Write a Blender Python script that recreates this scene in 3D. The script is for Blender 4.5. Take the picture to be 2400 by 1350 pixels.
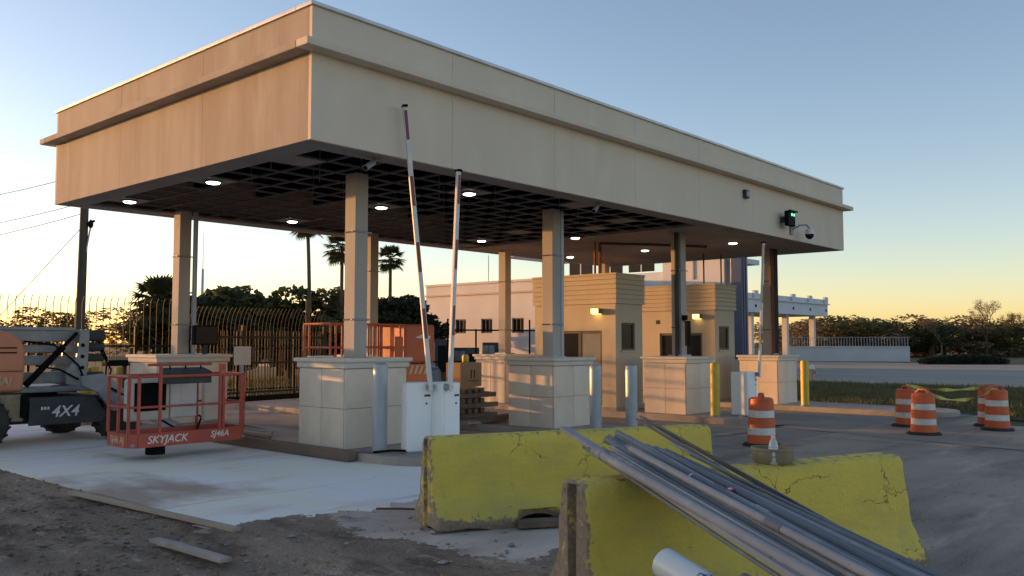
import bpy, bmesh, math, random
import numpy as np
from mathutils import Vector, Matrix
for o in list(bpy.data.objects): bpy.data.objects.remove(o)
scn = bpy.context.scene
COL = scn.collection
R = math.radians
# ------------------------------------------------------------------ camera
cam_d = bpy.data.cameras.new('camera'); cam = bpy.data.objects.new('camera', cam_d); COL.objects.link(cam)
scn.camera = cam
cam.location = (-6.79, -9.54, 1.6)
yaw, pitch = R(41.39), R(3.57)
fwd = Vector((math.cos(yaw)*math.cos(pitch), math.sin(yaw)*math.cos(pitch), math.sin(pitch)))
cam.rotation_euler = fwd.to_track_quat('-Z', 'Y').to_euler()
cam_d.sensor_width = 36; cam_d.lens = 36*2044/2400
cam_d.clip_start = 0.05; cam_d.clip_end = 5000
# ------------------------------------------------------------------ sky and sun
SUN_AZ, SUN_EL = 108.0, 3.5            # azimuth counted from +X towards +Y
w = bpy.data.worlds.new('World'); scn.world = w; w.use_nodes = True
nt = w.node_tree; nt.nodes.clear()
sky = nt.nodes.new('ShaderNodeTexSky'); sky.sky_type = 'NISHITA'; sky.sun_disc = False
sky.sun_elevation = R(SUN_EL); sky.sun_rotation = R(90-SUN_AZ)
sky.altitude = 0; sky.air_density = 0.82; sky.dust_density = 0.5; sky.ozone_density = 1.6
bg = nt.nodes.new('ShaderNodeBackground'); bg.inputs[1].default_value = 0.15
out = nt.nodes.new('ShaderNodeOutputWorld')
tint = nt.nodes.new('ShaderNodeMix'); tint.data_type = 'RGBA'; tint.blend_type = 'MULTIPLY'; tint.inputs[0].default_value = 1; tint.inputs[7].default_value = (1.12,.94,.925,1)
nt.links.new(sky.outputs[0], tint.inputs[6]); nt.links.new(tint.outputs[2], bg.inputs[0]); nt.links.new(bg.outputs[0], out.inputs[0])
sl = bpy.data.lights.new('sun', 'SUN'); sl.energy = 2.25; sl.angle = R(0.6); sl.color = (1.0, 0.47, 0.16)
so = bpy.data.objects.new('sun', sl); COL.objects.link(so)
sd = Vector((math.cos(R(SUN_AZ))*math.cos(R(SUN_EL)), math.sin(R(SUN_AZ))*math.cos(R(SUN_EL)), math.sin(R(SUN_EL))))
so.rotation_euler = sd.to_track_quat('Z', 'Y').to_euler(); so.location = sd*60
vs = scn.view_settings; vs.view_transform = 'Standard'; vs.look = 'None'; vs.gamma = 1; vs.use_curve_mapping = False
vs.exposure = 1.58
random.seed(7); rng = np.random.default_rng(7)

# ------------------------------------------------------------------ materials
MT = {}
def mat(name, c1, c2=None, scale=6.0, rough=0.7, bump=0.0, bscale=60.0, metal=0.0, stretch=(1,1,1), emit=None, es=0, detail=5, trans=0, contrast=(0.35,0.65)):
    m = bpy.data.materials.new(name); m.use_nodes = True; n = m.node_tree.nodes; l = m.node_tree.links
    b = n['Principled BSDF']; b.inputs['Roughness'].default_value = rough; b.inputs['Metallic'].default_value = metal
    c2 = c2 or c1
    tc = n.new('ShaderNodeTexCoord'); mp = n.new('ShaderNodeMapping'); mp.inputs['Scale'].default_value = stretch
    l.new(tc.outputs['Object'], mp.inputs[0])
    no = n.new('ShaderNodeTexNoise'); no.inputs['Scale'].default_value = scale; no.inputs['Detail'].default_value = detail
    l.new(mp.outputs[0], no.inputs['Vector'])
    cr = n.new('ShaderNodeValToRGB'); cr.color_ramp.elements[0].position = contrast[0]; cr.color_ramp.elements[1].position = contrast[1]
    cr.color_ramp.elements[0].color = (*c1, 1); cr.color_ramp.elements[1].color = (*c2, 1)
    l.new(no.outputs[0], cr.inputs[0]); l.new(cr.outputs[0], b.inputs['Base Color'])
    if bump:
        n2 = n.new('ShaderNodeTexNoise'); n2.inputs['Scale'].default_value = bscale; n2.inputs['Detail'].default_value = 4
        l.new(mp.outputs[0], n2.inputs['Vector'])
        bp = n.new('ShaderNodeBump'); bp.inputs['Strength'].default_value = bump; bp.inputs['Distance'].default_value = 0.02
        l.new(n2.outputs[0], bp.inputs['Height']); l.new(bp.outputs[0], b.inputs['Normal'])
    if emit:
        b.inputs['Emission Color'].default_value = (*emit, 1); b.inputs['Emission Strength'].default_value = es
    if trans:
        b.inputs['Transmission Weight'].default_value = trans
    MT[name] = m
    return m
def N(m): return m.node_tree.nodes, m.node_tree.links, m.node_tree.nodes['Principled BSDF']

def mixstuff(name, layers, rough=0.85, bump=0.4, bscale=40, bdist=0.02):
    """layers: [(colour, noise scale, stretch, lo, hi, detail)], each laid over the last by its own noise mask"""
    m = bpy.data.materials.new(name); m.use_nodes = True; n, l, b = N(m)
    b.inputs['Roughness'].default_value = rough
    tc = n.new('ShaderNodeTexCoord'); prev = None
    for i, (c, sc, st, lo, hi, det) in enumerate(layers):
        if prev is None:
            rgb = n.new('ShaderNodeRGB'); rgb.outputs[0].default_value = (*c, 1); prev = rgb.outputs[0]; continue
        mp = n.new('ShaderNodeMapping'); mp.inputs['Scale'].default_value = st; mp.inputs['Location'].default_value = (i*3.7, i*1.3, 0)
        l.new(tc.outputs['Object'], mp.inputs[0])
        no = n.new('ShaderNodeTexNoise'); no.inputs['Scale'].default_value = sc; no.inputs['Detail'].default_value = det; no.inputs['Roughness'].default_value = 0.6
        l.new(mp.outputs[0], no.inputs['Vector'])
        mr = n.new('ShaderNodeMapRange'); mr.inputs[1].default_value = lo; mr.inputs[2].default_value = hi
        l.new(no.outputs[0], mr.inputs[0])
        mx = n.new('ShaderNodeMix'); mx.data_type = 'RGBA'; mx.inputs[7].default_value = (*c, 1)
        l.new(mr.outputs[0], mx.inputs[0]); l.new(prev, mx.inputs[6]); prev = mx.outputs[2]
    l.new(prev, b.inputs['Base Color'])
    n2 = n.new('ShaderNodeTexNoise'); n2.inputs['Scale'].default_value = bscale; n2.inputs['Detail'].default_value = 6
    l.new(tc.outputs['Object'], n2.inputs['Vector'])
    bp = n.new('ShaderNodeBump'); bp.inputs['Strength'].default_value = bump; bp.inputs['Distance'].default_value = bdist
    l.new(n2.outputs[0], bp.inputs['Height']); l.new(bp.outputs[0], b.inputs['Normal'])
    MT[name] = m
    return m

mixstuff('stucco', [((0.694,0.586,0.466),0,0,0,0,0), ((0.652,0.551,0.437),0.5,(1,1,.6),.40,.64,6), ((0.721,0.612,0.490),1.7,(1,1,.35),.52,.74,7), ((0.599,0.510,0.403),2.6,(1,1,.16),.66,.86,6)], .9, .25, 90)
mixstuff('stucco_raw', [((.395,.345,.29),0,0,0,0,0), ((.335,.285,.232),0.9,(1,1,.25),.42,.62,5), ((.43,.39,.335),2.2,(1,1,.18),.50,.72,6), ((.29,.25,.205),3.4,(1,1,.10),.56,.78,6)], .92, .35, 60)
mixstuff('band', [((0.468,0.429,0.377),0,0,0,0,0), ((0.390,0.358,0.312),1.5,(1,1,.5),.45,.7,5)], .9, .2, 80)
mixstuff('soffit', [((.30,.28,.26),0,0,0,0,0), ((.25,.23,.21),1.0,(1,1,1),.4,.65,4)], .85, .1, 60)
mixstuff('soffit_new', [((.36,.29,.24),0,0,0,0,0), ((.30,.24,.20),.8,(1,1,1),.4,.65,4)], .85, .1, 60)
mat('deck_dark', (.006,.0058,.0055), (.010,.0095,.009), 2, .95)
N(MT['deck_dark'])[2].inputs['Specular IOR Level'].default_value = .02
mat('grid_bar', (.17,.18,.19), (.13,.14,.15), 4, .5, metal=.3)
mat('coping', (.62,.62,.62), (.5,.5,.5), 3, .4, metal=.3)
mixstuff('column', [((0.416,0.385,0.343),0,0,0,0,0), ((0.354,0.328,0.291),1.3,(1,1,.2),.42,.66,5), ((0.343,0.312,0.270),3,(1,1,.1),.62,.8,5)], .85, .15, 70)
mixstuff('block', [((0.741,0.640,0.518),0,0,0,0,0), ((0.652,0.559,0.449),2.2,(1,1,.7),.4,.65,5), ((0.617,0.526,0.420),5,(1,1,.3),.6,.85,6)], .9, .25, 70)
mat('grout', (.30,.28,.245), (.25,.23,.2), 9, .95)
mixstuff('cap', [((0.623,0.586,0.512),0,0,0,0,0), ((0.564,0.519,0.445),3,(1,1,1),.42,.7,6), ((0.430,0.401,0.349),7,(1,1,.6),.6,.82,6)], .9, .3, 60)
mixstuff('booth', [((.52,.445,.335),0,0,0,0,0), ((.47,.40,.30),1.1,(1,1,.5),.4,.65,5), ((.42,.36,.27),3.2,(1,1,.15),.6,.82,5)], .85, .12, 80)
mixstuff('kerb', [((0.386,0.343,0.294),0,0,0,0,0), ((0.300,0.264,0.229),1.6,(1,1,1),.4,.66,6), ((0.486,0.443,0.386),4,(1,1,1),.58,.8,6)], .92, .4, 50)
mixstuff('slab', [((0.850,0.822,0.682),0,0,0,0,0), ((0.850,0.850,0.850),.42,(1,.8,1),.42,.60,6), ((0.672,0.528,0.416),.8,(.5,1.2,1),.56,.76,7), ((0.850,0.850,0.850),1.7,(.35,1.3,1),.58,.78,7), ((0.521,0.405,0.317),6,(1,1,1),.68,.85,6), ((0.470,0.398,0.335),1.1,(.22,3.2,1),.60,.74,8), ((0.850,0.850,0.850),.55,(.6,1.1,1),.56,.72,8), ((0.419,0.337,0.264),.35,(.9,.5,1),.60,.70,9)], .9, .45, 55)
mixstuff('dirt', [((0.222,0.167,0.120),0,0,0,0,0), ((0.344,0.270,0.198),1.3,(1,.35,1),.42,.62,9), ((0.096,0.069,0.049),2.4,(1,.45,1),.50,.66,9), ((0.471,0.385,0.302),6,(1,.4,1),.58,.74,9), ((0.064,0.046,0.033),11,(1,.6,1),.60,.74,8)], .97, 1.0, 26, .05)
mixstuff('asphalt', [((0.281,0.226,0.181),0,0,0,0,0), ((0.429,0.346,0.270),.42,(.35,1,1),.40,.64,7), ((0.143,0.120,0.099),.7,(.3,1.2,1),.50,.68,7), ((0.633,0.502,0.383),1.9,(.22,1.3,1),.60,.80,8), ((0.429,0.346,0.270),60,(1,1,1),.5,.7,3)], .9, .5, 70)
mixstuff('road', [((0.336,0.289,0.242),0,0,0,0,0), ((0.252,0.218,0.187),.12,(1,.3,1),.42,.66,5), ((0.420,0.359,0.295),.6,(1,.3,1),.55,.8,5)], .9, .2, 20)
mixstuff('earth', [((.07,.072,.03),0,0,0,0,0), ((.10,.085,.045),.2,(1,1,1),.42,.66,6), ((.045,.055,.02),1.1,(1,1,1),.5,.75,6)], .97, .4, 10)
mixstuff('lane', [((0.243,0.208,0.179),0,0,0,0,0), ((0.329,0.279,0.237),.5,(1,.7,1),.42,.66,6), ((0.136,0.124,0.114),1.0,(1,.5,1),.55,.75,7)], .92, .4, 50)
mat('galv', (0.312,0.351,0.390), (0.416,0.448,0.481), 5, .5, .1, 40, metal=.35, stretch=(1,1,.3))
mat('yellow_paint', (.62,.46,.05), (.54,.40,.05), 4, .5, .1, 40)
mat('cab_white', (0.850,0.850,0.850), (0.817,0.850,0.850), 2.5, .4, stretch=(1,1,.4))
mat('white_paint', (.70,.69,.66), (.60,.59,.56), 4, .5)
mat('arm_red', (.22,.05,.05), (.17,.045,.045), 6, .5)
mat('black', (0.005,0.005,0.005), (0.008,0.008,0.009), 8, .6); N(MT['black'])[2].inputs['Specular IOR Level'].default_value = .2
N(MT['black'])[2].inputs['Specular IOR Level'].default_value = .06
mat('rubber', (.02,.019,.018), (.045,.04,.036), 5, .85, .5, 40)
mat('dark_grey', (.055,.06,.065), (.075,.078,.08), 4, .6)
N(MT['dark_grey'])[2].inputs['Specular IOR Level'].default_value = .06
mat('steel_grey', (0.221,0.240,0.260), (0.299,0.319,0.338), 4, .5, .1, 30, metal=.1)
mat('lift_orange', (0.575,0.218,0.121), (0.506,0.190,0.103), 3, .45)
mat('basket_red', (0.468,0.085,0.052), (0.377,0.072,0.047), 5, .5, .1, 40)
mat('orange2', (0.522,0.119,0.044), (0.437,0.098,0.040), 4, .5)
mat('glass', (.012,.013,.014), (.02,.02,.02), 2, .25); N(MT['glass'])[2].inputs['Specular IOR Level'].default_value = .15
mat('glass_grey', (.30,.295,.26), (.27,.26,.23), 1.5, .15)
mat('win_frame', (.16,.13,.10), None, 3, .5)
N(MT['win_frame'])[2].inputs['Specular IOR Level'].default_value = .06
mat('timber', (0.198,0.144,0.102), (0.138,0.102,0.074), 5, .85, .3, 40, stretch=(1,.12,1))
mat('timber_pale', (.42,.355,.27), (.33,.28,.215), 7, .85, .3, 50, stretch=(1,.15,1))
mat('board_grey', (.40,.36,.315), (.24,.21,.185), 9, .9, .3, 60, stretch=(1,.3,1))
mat('cardboard', (.34,.225,.125), (.30,.20,.11), 3, .9)
mat('print', (.05,.035,.025), None, 3, .9)
mat('paper', (.66,.67,.68), (.60,.61,.63), 6, .8)
mat('letter_white', (.75,.73,.70), (.62,.60,.57), 14, .6)
mat('letter_cream', (.62,.50,.35), (.5,.4,.28), 14, .6)
mixstuff('pvc', [((0.205,0.213,0.223),0,0,0,0,0), ((0.160,0.167,0.175),1.2,(1,1,1),.4,.65,5), ((0.307,0.298,0.286),5,(1,1,1),.56,.76,8), ((0.102,0.106,0.112),26,(1,1,1),.66,.74,5)], .7, .08, 60)
mixstuff('pvc_light', [((0.346,0.336,0.346),0,0,0,0,0), ((0.285,0.279,0.287),1.2,(1,1,1),.4,.65,5), ((0.520,0.469,0.443),5,(1,1,1),.56,.76,8), ((0.174,0.168,0.172),26,(1,1,1),.66,.74,5)], .7, .08, 60)
mat('strut', (.16,.145,.14), (.10,.09,.088), 6, .55, metal=.2)
mat('pvc_white', (.66,.71,.70), (.60,.65,.64), 3, .35)
mat('tie', (.75,.74,.70), None, 3, .5)
mat('sticker', (.70,.10,.13), None, 3, .5)
mixstuff('drum_orange', [((.62,.115,.03),0,0,0,0,0), ((.50,.085,.025),3,(1,1,1),.4,.65,5), ((.30,.10,.055),7,(1,1,.5),.60,.78,7), ((.20,.12,.085),16,(1,1,1),.64,.74,7)], .5, .08, 30)
mixstuff('drum_white', [((.68,.66,.62),0,0,0,0,0), ((.55,.53,.49),5,(1,1,.6),.42,.66,6), ((.33,.29,.25),11,(1,1,.7),.62,.78,7)], .45, .06, 30)
mat('tape', (.62,.56,.12), (.5,.44,.08), 9, .5)
mat('hydrant', (.52,.30,.25), (.45,.24,.20), 6, .5)
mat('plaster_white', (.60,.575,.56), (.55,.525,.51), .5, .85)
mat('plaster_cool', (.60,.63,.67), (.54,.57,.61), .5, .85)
mat('trim_peach', (.50,.40,.35), None, 1, .85)
mat('blue_paint', (.028,.048,.115), (.035,.058,.13), 1, .4)
mat('fence_grey', (0.029,0.027,0.023), (0.021,0.020,0.017), 3, .6)
N(MT['fence_grey'])[2].inputs['Specular IOR Level'].default_value = .06
mat('fence_green', (0.005,0.008,0.006), (0.007,0.011,0.008), 3, .6)  # green darkened well below its paint to stand in for tree shade
N(MT['fence_green'])[2].inputs['Specular IOR Level'].default_value = .06
mat('fence_light', (0.052,0.048,0.040), (0.036,0.034,0.028), 5, .6)
N(MT['fence_light'])[2].inputs['Specular IOR Level'].default_value = .06
mat('pole_wood', (.085,.075,.05), (.065,.055,.04), 4, .9, .3, 30, stretch=(1,1,.1))
mat('wire', (.06,.06,.06), None, 3, .6)
mat('bark', (.10,.075,.05), (.065,.05,.035), 6, .95, .5, 20, stretch=(1,1,.4))
mat('palm_bark', (.13,.10,.07), (.09,.07,.05), 3, .95, .5, 10, stretch=(1,1,3))
def leafmat(name, c1, c2):
    m = mat(name, c1, c2, 1.4, .7, detail=6); n, l, b = N(m)
    tr = n.new('ShaderNodeBsdfTranslucent'); mx = n.new('ShaderNodeMixShader'); mx.inputs[0].default_value = .35
    ramp = [k for k in n if k.type == 'VALTORGB'][0]
    l.new(ramp.outputs[0], tr.inputs[0]); l.new(b.outputs[0], mx.inputs[1]); l.new(tr.outputs[0], mx.inputs[2])
    l.new(mx.outputs[0], n['Material Output'].inputs[0])
leafmat('leaf_green', (0.046,0.062,0.019), (0.098,0.111,0.034))
leafmat('leaf_dark', (.018,.028,.012), (.04,.052,.02))
leafmat('leaf_brown', (0.142,0.104,0.053), (0.247,0.180,0.095))
leafmat('leaf_olive', (0.093,0.093,0.032), (0.170,0.153,0.056))
leafmat('palm_leaf', (.025,.036,.014), (.05,.06,.022))
leafmat('hedge_leaf', (.016,.026,.012), (.03,.042,.018))
leafmat('grass_leaf', (.075,.085,.03), (.16,.15,.06))
mat('lamp_glow', (.9,.9,.85), None, 3, .4, emit=(1.0,.95,.86), es=4)
mat('lamp_warm', (.9,.7,.3), None, 3, .4, emit=(1.0,.66,.16), es=1.5)
mat('led_green', (.1,.8,.4), None, 3, .4, emit=(.15,.9,.45), es=.7)
mat('lamp_body', (.18,.165,.15), None, 3, .5)
mat('netting', (.6,.14,.03), None, 5, .6)
mat('tub', (.30,.235,.15), (.20,.16,.10), 6, .6)
mat('plastic_clear', (.75,.77,.80), (.65,.67,.70), 9, .15, trans=.35)
mat('blue_plastic', (.16,.20,.27), (.13,.17,.23), 3, .5)
mat('rust', (.20,.08,.045), (.13,.05,.03), 7, .9)

# painted concrete barriers: yellow paint, hairline cracks, bare and grimy patches
def barrier_mat():
    m = bpy.data.materials.new('barrier_paint'); m.use_nodes = True; n, l, b = N(m)
    b.inputs['Roughness'].default_value = .75
    tc = n.new('ShaderNodeTexCoord')
    def noise(sc, st, det=6, loc=(0,0,0)):
        mp = n.new('ShaderNodeMapping'); mp.inputs['Scale'].default_value = st; mp.inputs['Location'].default_value = loc
        l.new(tc.outputs['Object'], mp.inputs[0])
        k = n.new('ShaderNodeTexNoise'); k.inputs['Scale'].default_value = sc; k.inputs['Detail'].default_value = det; k.inputs['Roughness'].default_value = .62
        l.new(mp.outputs[0], k.inputs['Vector']); return k
    def rng_(src, lo, hi, a=0, c=1):
        k = n.new('ShaderNodeMapRange'); k.inputs[1].default_value = lo; k.inputs[2].default_value = hi; k.inputs[3].default_value = a; k.inputs[4].default_value = c
        l.new(src, k.inputs[0]); return k.outputs[0]
    def mix(f, a, c):
        k = n.new('ShaderNodeMix'); k.data_type = 'RGBA'; l.new(f, k.inputs[0])
        if isinstance(a, tuple): k.inputs[6].default_value = (*a, 1)
        else: l.new(a, k.inputs[6])
        if isinstance(c, tuple): k.inputs[7].default_value = (*c, 1)
        else: l.new(c, k.inputs[7])
        return k.outputs[2]
    def mul(a, c):
        k = n.new('ShaderNodeMath'); k.operation = 'MULTIPLY'; l.new(a, k.inputs[0]); l.new(c, k.inputs[1]); return k.outputs[0]
    col = mix(rng_(noise(1.6,(1,1,1)).outputs[0], .35, .68), (.76,.57,.085), (.65,.51,.095))
    col = mix(rng_(noise(3.0,(1,1,.35),6,(4,1,0)).outputs[0], .58, .80), col, (.46,.385,.11))
    # bare concrete showing where an attribute marks broken edges
    at = n.new('ShaderNodeAttribute'); at.attribute_name = 'wear'
    wn = noise(14,(1,1,1),8,(9,2,3)).outputs[0]
    k = n.new('ShaderNodeMath'); k.operation = 'MULTIPLY_ADD'; l.new(at.outputs['Fac'], k.inputs[0]); k.inputs[1].default_value = .62; l.new(wn, k.inputs[2])
    wear = rng_(k.outputs[0], .70, .80)
    conc = mix(rng_(noise(20,(1,1,1)).outputs[0], .35, .65), (.33,.255,.18), (.20,.16,.12))
    col = mix(wear, col, conc)
    # scuffs
    col = mix(rng_(noise(9,(.25,.25,2.2),7,(2,8,1)).outputs[0], .70, .78, 0, .75), col, (.14,.125,.06))
    # cracks: thin distorted cell borders, only here and there
    dn = noise(2.2,(1,1,1),5,(1,5,2)); va = n.new('ShaderNodeVectorMath'); va.operation = 'MULTIPLY_ADD'
    l.new(dn.outputs[1], va.inputs[0]); va.inputs[1].default_value = (.55,.55,.55); l.new(tc.outputs['Object'], va.inputs[2])
    vo = n.new('ShaderNodeTexVoronoi'); vo.feature = 'DISTANCE_TO_EDGE'; vo.inputs['Scale'].default_value = 1.9; l.new(va.outputs[0], vo.inputs['Vector'])
    crack = rng_(vo.outputs['Distance'], .002, .008, .85, 0)
    gate = rng_(noise(1.5,(1,1,1),3,(3,3,7)).outputs[0], .54, .58)
    ck = mul(crack, gate)
    gr = rng_(noise(2.6,(.5,.5,1.4),9,(6,6,1)).outputs[0], .46, .70, 0, .6)
    col = mix(gr, col, (.40,.335,.125))
    sp = rng_(noise(55,(1,1,1),3,(2,2,9)).outputs[0], .70, .76, 0, .7); col = mix(sp, col, (.13,.11,.06))
    st_ = rng_(noise(6,(1,1,.12),6,(5,1,4)).outputs[0], .60, .80, 0, .45); col = mix(st_, col, (.20,.18,.09))
    col = mix(ck, col, (.11,.095,.05))
    l.new(col, b.inputs['Base Color'])
    h = n.new('ShaderNodeMath'); h.operation = 'SUBTRACT'; l.new(noise(28,(1,1,1),6).outputs[0], h.inputs[0]); l.new(ck, h.inputs[1])
    bp = n.new('ShaderNodeBump'); bp.inputs['Strength'].default_value = .6; bp.inputs['Distance'].default_value = .03
    l.new(h.outputs[0], bp.inputs['Height']); l.new(bp.outputs[0], b.inputs['Normal'])
    MT['barrier_paint'] = m
barrier_mat()

# ------------------------------------------------------------------ builders
class MB:
    def __init__(s): s.v = []; s.f = []
    def add(s, vs, fs):
        o = len(s.v); s.v += [tuple(p) for p in vs]; s.f += [tuple(i+o for i in f) for f in fs]; return s
    def box(s, x0, x1, y0, y1, z0, z1):
        return s.add([(x0,y0,z0),(x1,y0,z0),(x1,y1,z0),(x0,y1,z0),(x0,y0,z1),(x1,y0,z1),(x1,y1,z1),(x0,y1,z1)],
                     [(3,2,1,0),(4,5,6,7),(0,1,5,4),(1,2,6,5),(2,3,7,6),(3,0,4,7)])
    def cyl(s, p0, p1, r0, r1=None, n=12, caps=True):
        r1 = r0 if r1 is None else r1
        p0 = Vector(p0); p1 = Vector(p1); d = (p1-p0).normalized()
        a = d.orthogonal().normalized(); b = d.cross(a); o = len(s.v)
        for p, r in ((p0,r0),(p1,r1)):
            for i in range(n):
                t = 2*math.pi*i/n; s.v.append(tuple(p+a*math.cos(t)*r+b*math.sin(t)*r))
        for i in range(n):
            j = (i+1) % n; s.f.append((o+i,o+j,o+n+j,o+n+i))
        if caps:
            s.f.append(tuple(o+i for i in reversed(range(n)))); s.f.append(tuple(o+n+i for i in range(n)))
        return s
    def tube(s, pts, r, n=8):
        for a, b in zip(pts[:-1], pts[1:]): s.cyl(a, b, r, r, n)
        return s
    def hollow(s, p0, p1, r, t, n=20):
        p0 = Vector(p0); p1 = Vector(p1); d = (p1-p0).normalized(); a = d.orthogonal().normalized(); b = d.cross(a); o = len(s.v)
        for p, q in ((p0,r),(p1,r),(p1,r-t),(p0,r-t)):
            for i in range(n):
                th = 2*math.pi*i/n; s.v.append(tuple(p+a*math.cos(th)*q+b*math.sin(th)*q))
        for k in range(4):
            m = (k+1) % 4
            for i in range(n):
                j = (i+1) % n; s.f.append((o+k*n+i,o+k*n+j,o+m*n+j,o+m*n+i))
        return s
    def sweep(s, pts, r, n=16):
        o = len(s.v); d = (pts[-1]-pts[0]).normalized(); a = d.orthogonal().normalized(); b = d.cross(a); rings = [(p,r) for p in pts]
        rings = [(pts[0]+d*.10,r*.82),(pts[0],r*.84)]+rings
        for p, q in rings:
            for i in range(n):
                t = 2*math.pi*i/n; s.v.append(tuple(p+a*math.cos(t)*q+b*math.sin(t)*q))
        for k in range(len(rings)-1):
            for i in range(n):
                j = (i+1) % n; s.f.append((o+k*n+i,o+k*n+j,o+(k+1)*n+j,o+(k+1)*n+i))
        s.f.append(tuple(o+i for i in range(n))); m = o+(len(rings)-1)*n; s.f.append(tuple(m+i for i in range(n)))
        return s
    def lathe(s, prof, c=(0,0,0), n=20):
        o = len(s.v)
        for r, z in prof:
            for i in range(n):
                t = 2*math.pi*i/n; s.v.append((c[0]+r*math.cos(t), c[1]+r*math.sin(t), c[2]+z))
        for k in range(len(prof)-1):
            for i in range(n):
                j = (i+1) % n; s.f.append((o+k*n+i,o+k*n+j,o+(k+1)*n+j,o+(k+1)*n+i))
        s.f.append(tuple(o+i for i in reversed(range(n)))); s.f.append(tuple(o+(len(prof)-1)*n+i for i in range(n)))
        return s
    def prism(s, poly, axis, a, b):
        """poly: 2-D points; axis 'x','y','z' = extrusion axis"""
        def P(u, v, t):
            return {'x':(t,u,v),'y':(u,t,v),'z':(u,v,t)}[axis]
        n = len(poly); o = len(s.v)
        for t in (a,b):
            for u, v in poly: s.v.append(P(u,v,t))
        s.f.append(tuple(o+i for i in range(n))); s.f.append(tuple(o+n+i for i in reversed(range(n))))
        for i in range(n):
            j = (i+1) % n; s.f.append((o+j,o+i,o+n+i,o+n+j))
        return s
    def beam(s, p0, p1, w, h):
        """rectangular bar from p0 to p1: w across, h up"""
        p0 = Vector(p0); p1 = Vector(p1); d = (p1-p0).normalized()
        up = Vector((0,0,1)) if abs(d.z) < .95 else Vector((0,1,0))
        a = d.cross(up).normalized(); b = a.cross(d); o = len(s.v)
        for p in (p0,p1):
            for i, j in ((-1,-1),(1,-1),(1,1),(-1,1)): s.v.append(tuple(p+a*i*w/2+b*j*h/2))
        s.f += [tuple(o+k for k in q) for q in ((3,2,1,0),(4,5,6,7),(0,1,5,4),(1,2,6,5),(2,3,7,6),(3,0,4,7))]
        return s
    def mesh(s, name, m, bevel=0, smooth=False, seg=2, off=(0,0,0)):
        me = bpy.data.meshes.new(name)
        me.from_pydata([(a-off[0],b-off[1],c-off[2]) for a,b,c in s.v], [], s.f)
        bm = bmesh.new(); bm.from_mesh(me); bmesh.ops.recalc_face_normals(bm, faces=bm.faces)
        if bevel:
            bmesh.ops.bevel(bm, geom=[e for e in bm.edges if e.is_manifold and e.calc_face_angle(0) > .6], offset=bevel, segments=seg, profile=.5, affect='EDGES', clamp_overlap=True)
        if smooth:
            for f in bm.faces: f.smooth = True
            for e in bm.edges:
                if e.is_manifold and e.calc_face_angle(0) > .7: e.smooth = False
        bm.to_mesh(me); bm.free()
        me.materials.append(MT[m]); return me
    def build(s, name, m, parent=None, bevel=0, smooth=False, seg=2):
        off = (0,0,0); p = parent
        while p is not None: off = tuple(p.location[i]+off[i] for i in range(3)); p = p.parent
        o = bpy.data.objects.new(name, s.mesh(name, m, bevel, smooth, seg, off)); COL.objects.link(o); o.parent = parent
        return o
def link(name, me, parent=None, loc=(0,0,0), rot=(0,0,0)):
    o = bpy.data.objects.new(name, me); COL.objects.link(o); o.parent = parent; o.location = loc; o.rotation_euler = rot; return o
def tag(o, label, cat, group=None):
    o['label'] = label; o['category'] = cat
    if group: o['group'] = group
    return o
def thing(name, label, cat, loc=(0,0,0), rz=0, group=None):
    o = bpy.data.objects.new(name, None); COL.objects.link(o); o.location = loc; o.rotation_euler = (0,0,rz); o.empty_display_size = .2
    return tag(o, label, cat, group)
def struct(o): o['kind'] = 'structure'; return o
def stuff(o): o['kind'] = 'stuff'; return o
def dup(root, loc, rz=0, label=None, scale=None):
    def cp(o, par):
        c = o.copy(); COL.objects.link(c); c.parent = par
        for ch in kids.get(o.name, []): cp(ch, c)
        return c
    kids = {}
    for o in list(root.children_recursive): kids.setdefault(o.parent.name, []).append(o)
    r = cp(root, None); r.location = loc; r.rotation_euler = (0,0,rz)
    if label: r['label'] = label
    if scale: r.scale = scale if hasattr(scale, '__len__') else (scale,)*3
    return r
def lettering(text, size, m, parent, loc, rot, name='lettering', depth=.002, shear=0):
    cu = bpy.data.curves.new('t', 'FONT'); cu.body = text; cu.size = size; cu.extrude = depth; cu.align_x = 'CENTER'; cu.align_y = 'CENTER'; cu.shear = shear; cu.offset = size*.012
    t = bpy.data.objects.new('t', cu); COL.objects.link(t)
    bpy.context.view_layer.update()
    me = bpy.data.meshes.new_from_object(t.evaluated_get(bpy.context.evaluated_depsgraph_get()))
    bpy.data.objects.remove(t); me.materials.clear(); me.materials.append(MT[m])
    off = Vector((0,0,0)); p = parent
    while p is not None: off += p.location; p = p.parent
    return link(name, me, parent, Vector(loc)-off, rot)
def gz(x): return -0.13-0.12*min(1,max(0,(x-2)/8))

# ------------------------------------------------------------------ ground and setting
b = MB(); S = 2500
b.add([(-S,-S,-.30),(S,-S,-.30),(S,S,-.30),(-S,S,-.30)], [(0,1,2,3)])
struct(b.build('ground', 'earth'))
def sheet(name, m, xs, ys, lift=0.0, zf=None):
    b = MB(); nx, ny = len(xs), len(ys)
    for y in ys:
        for x in xs: b.v.append((x, y, gz(x)+lift+(zf(x,y) if zf else 0)))
    for j in range(ny-1):
        for i in range(nx-1): b.f.append((j*nx+i, j*nx+i+1, (j+1)*nx+i+1, (j+1)*nx+i))
    return struct(b.build(name, m))
sheet('asphalt_apron', 'asphalt', [-2.35,0,2,4,6,8,10,15.2], [-30,-8,-2.6])
# lanes under the canopy: pale concrete near the first island, browner asphalt farther
sheet('lane_pavement', 'lane', [3.0,4,6,8,10,16,20.0], [-2.6,3,8,16])
sheet('asphalt_apron_far', 'asphalt', [10,16,19.0], [-4.5,-2.6], .004)
def wob(y): return .35*math.sin(y*1.7)+.22*math.sin(y*4.1+1)
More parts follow.
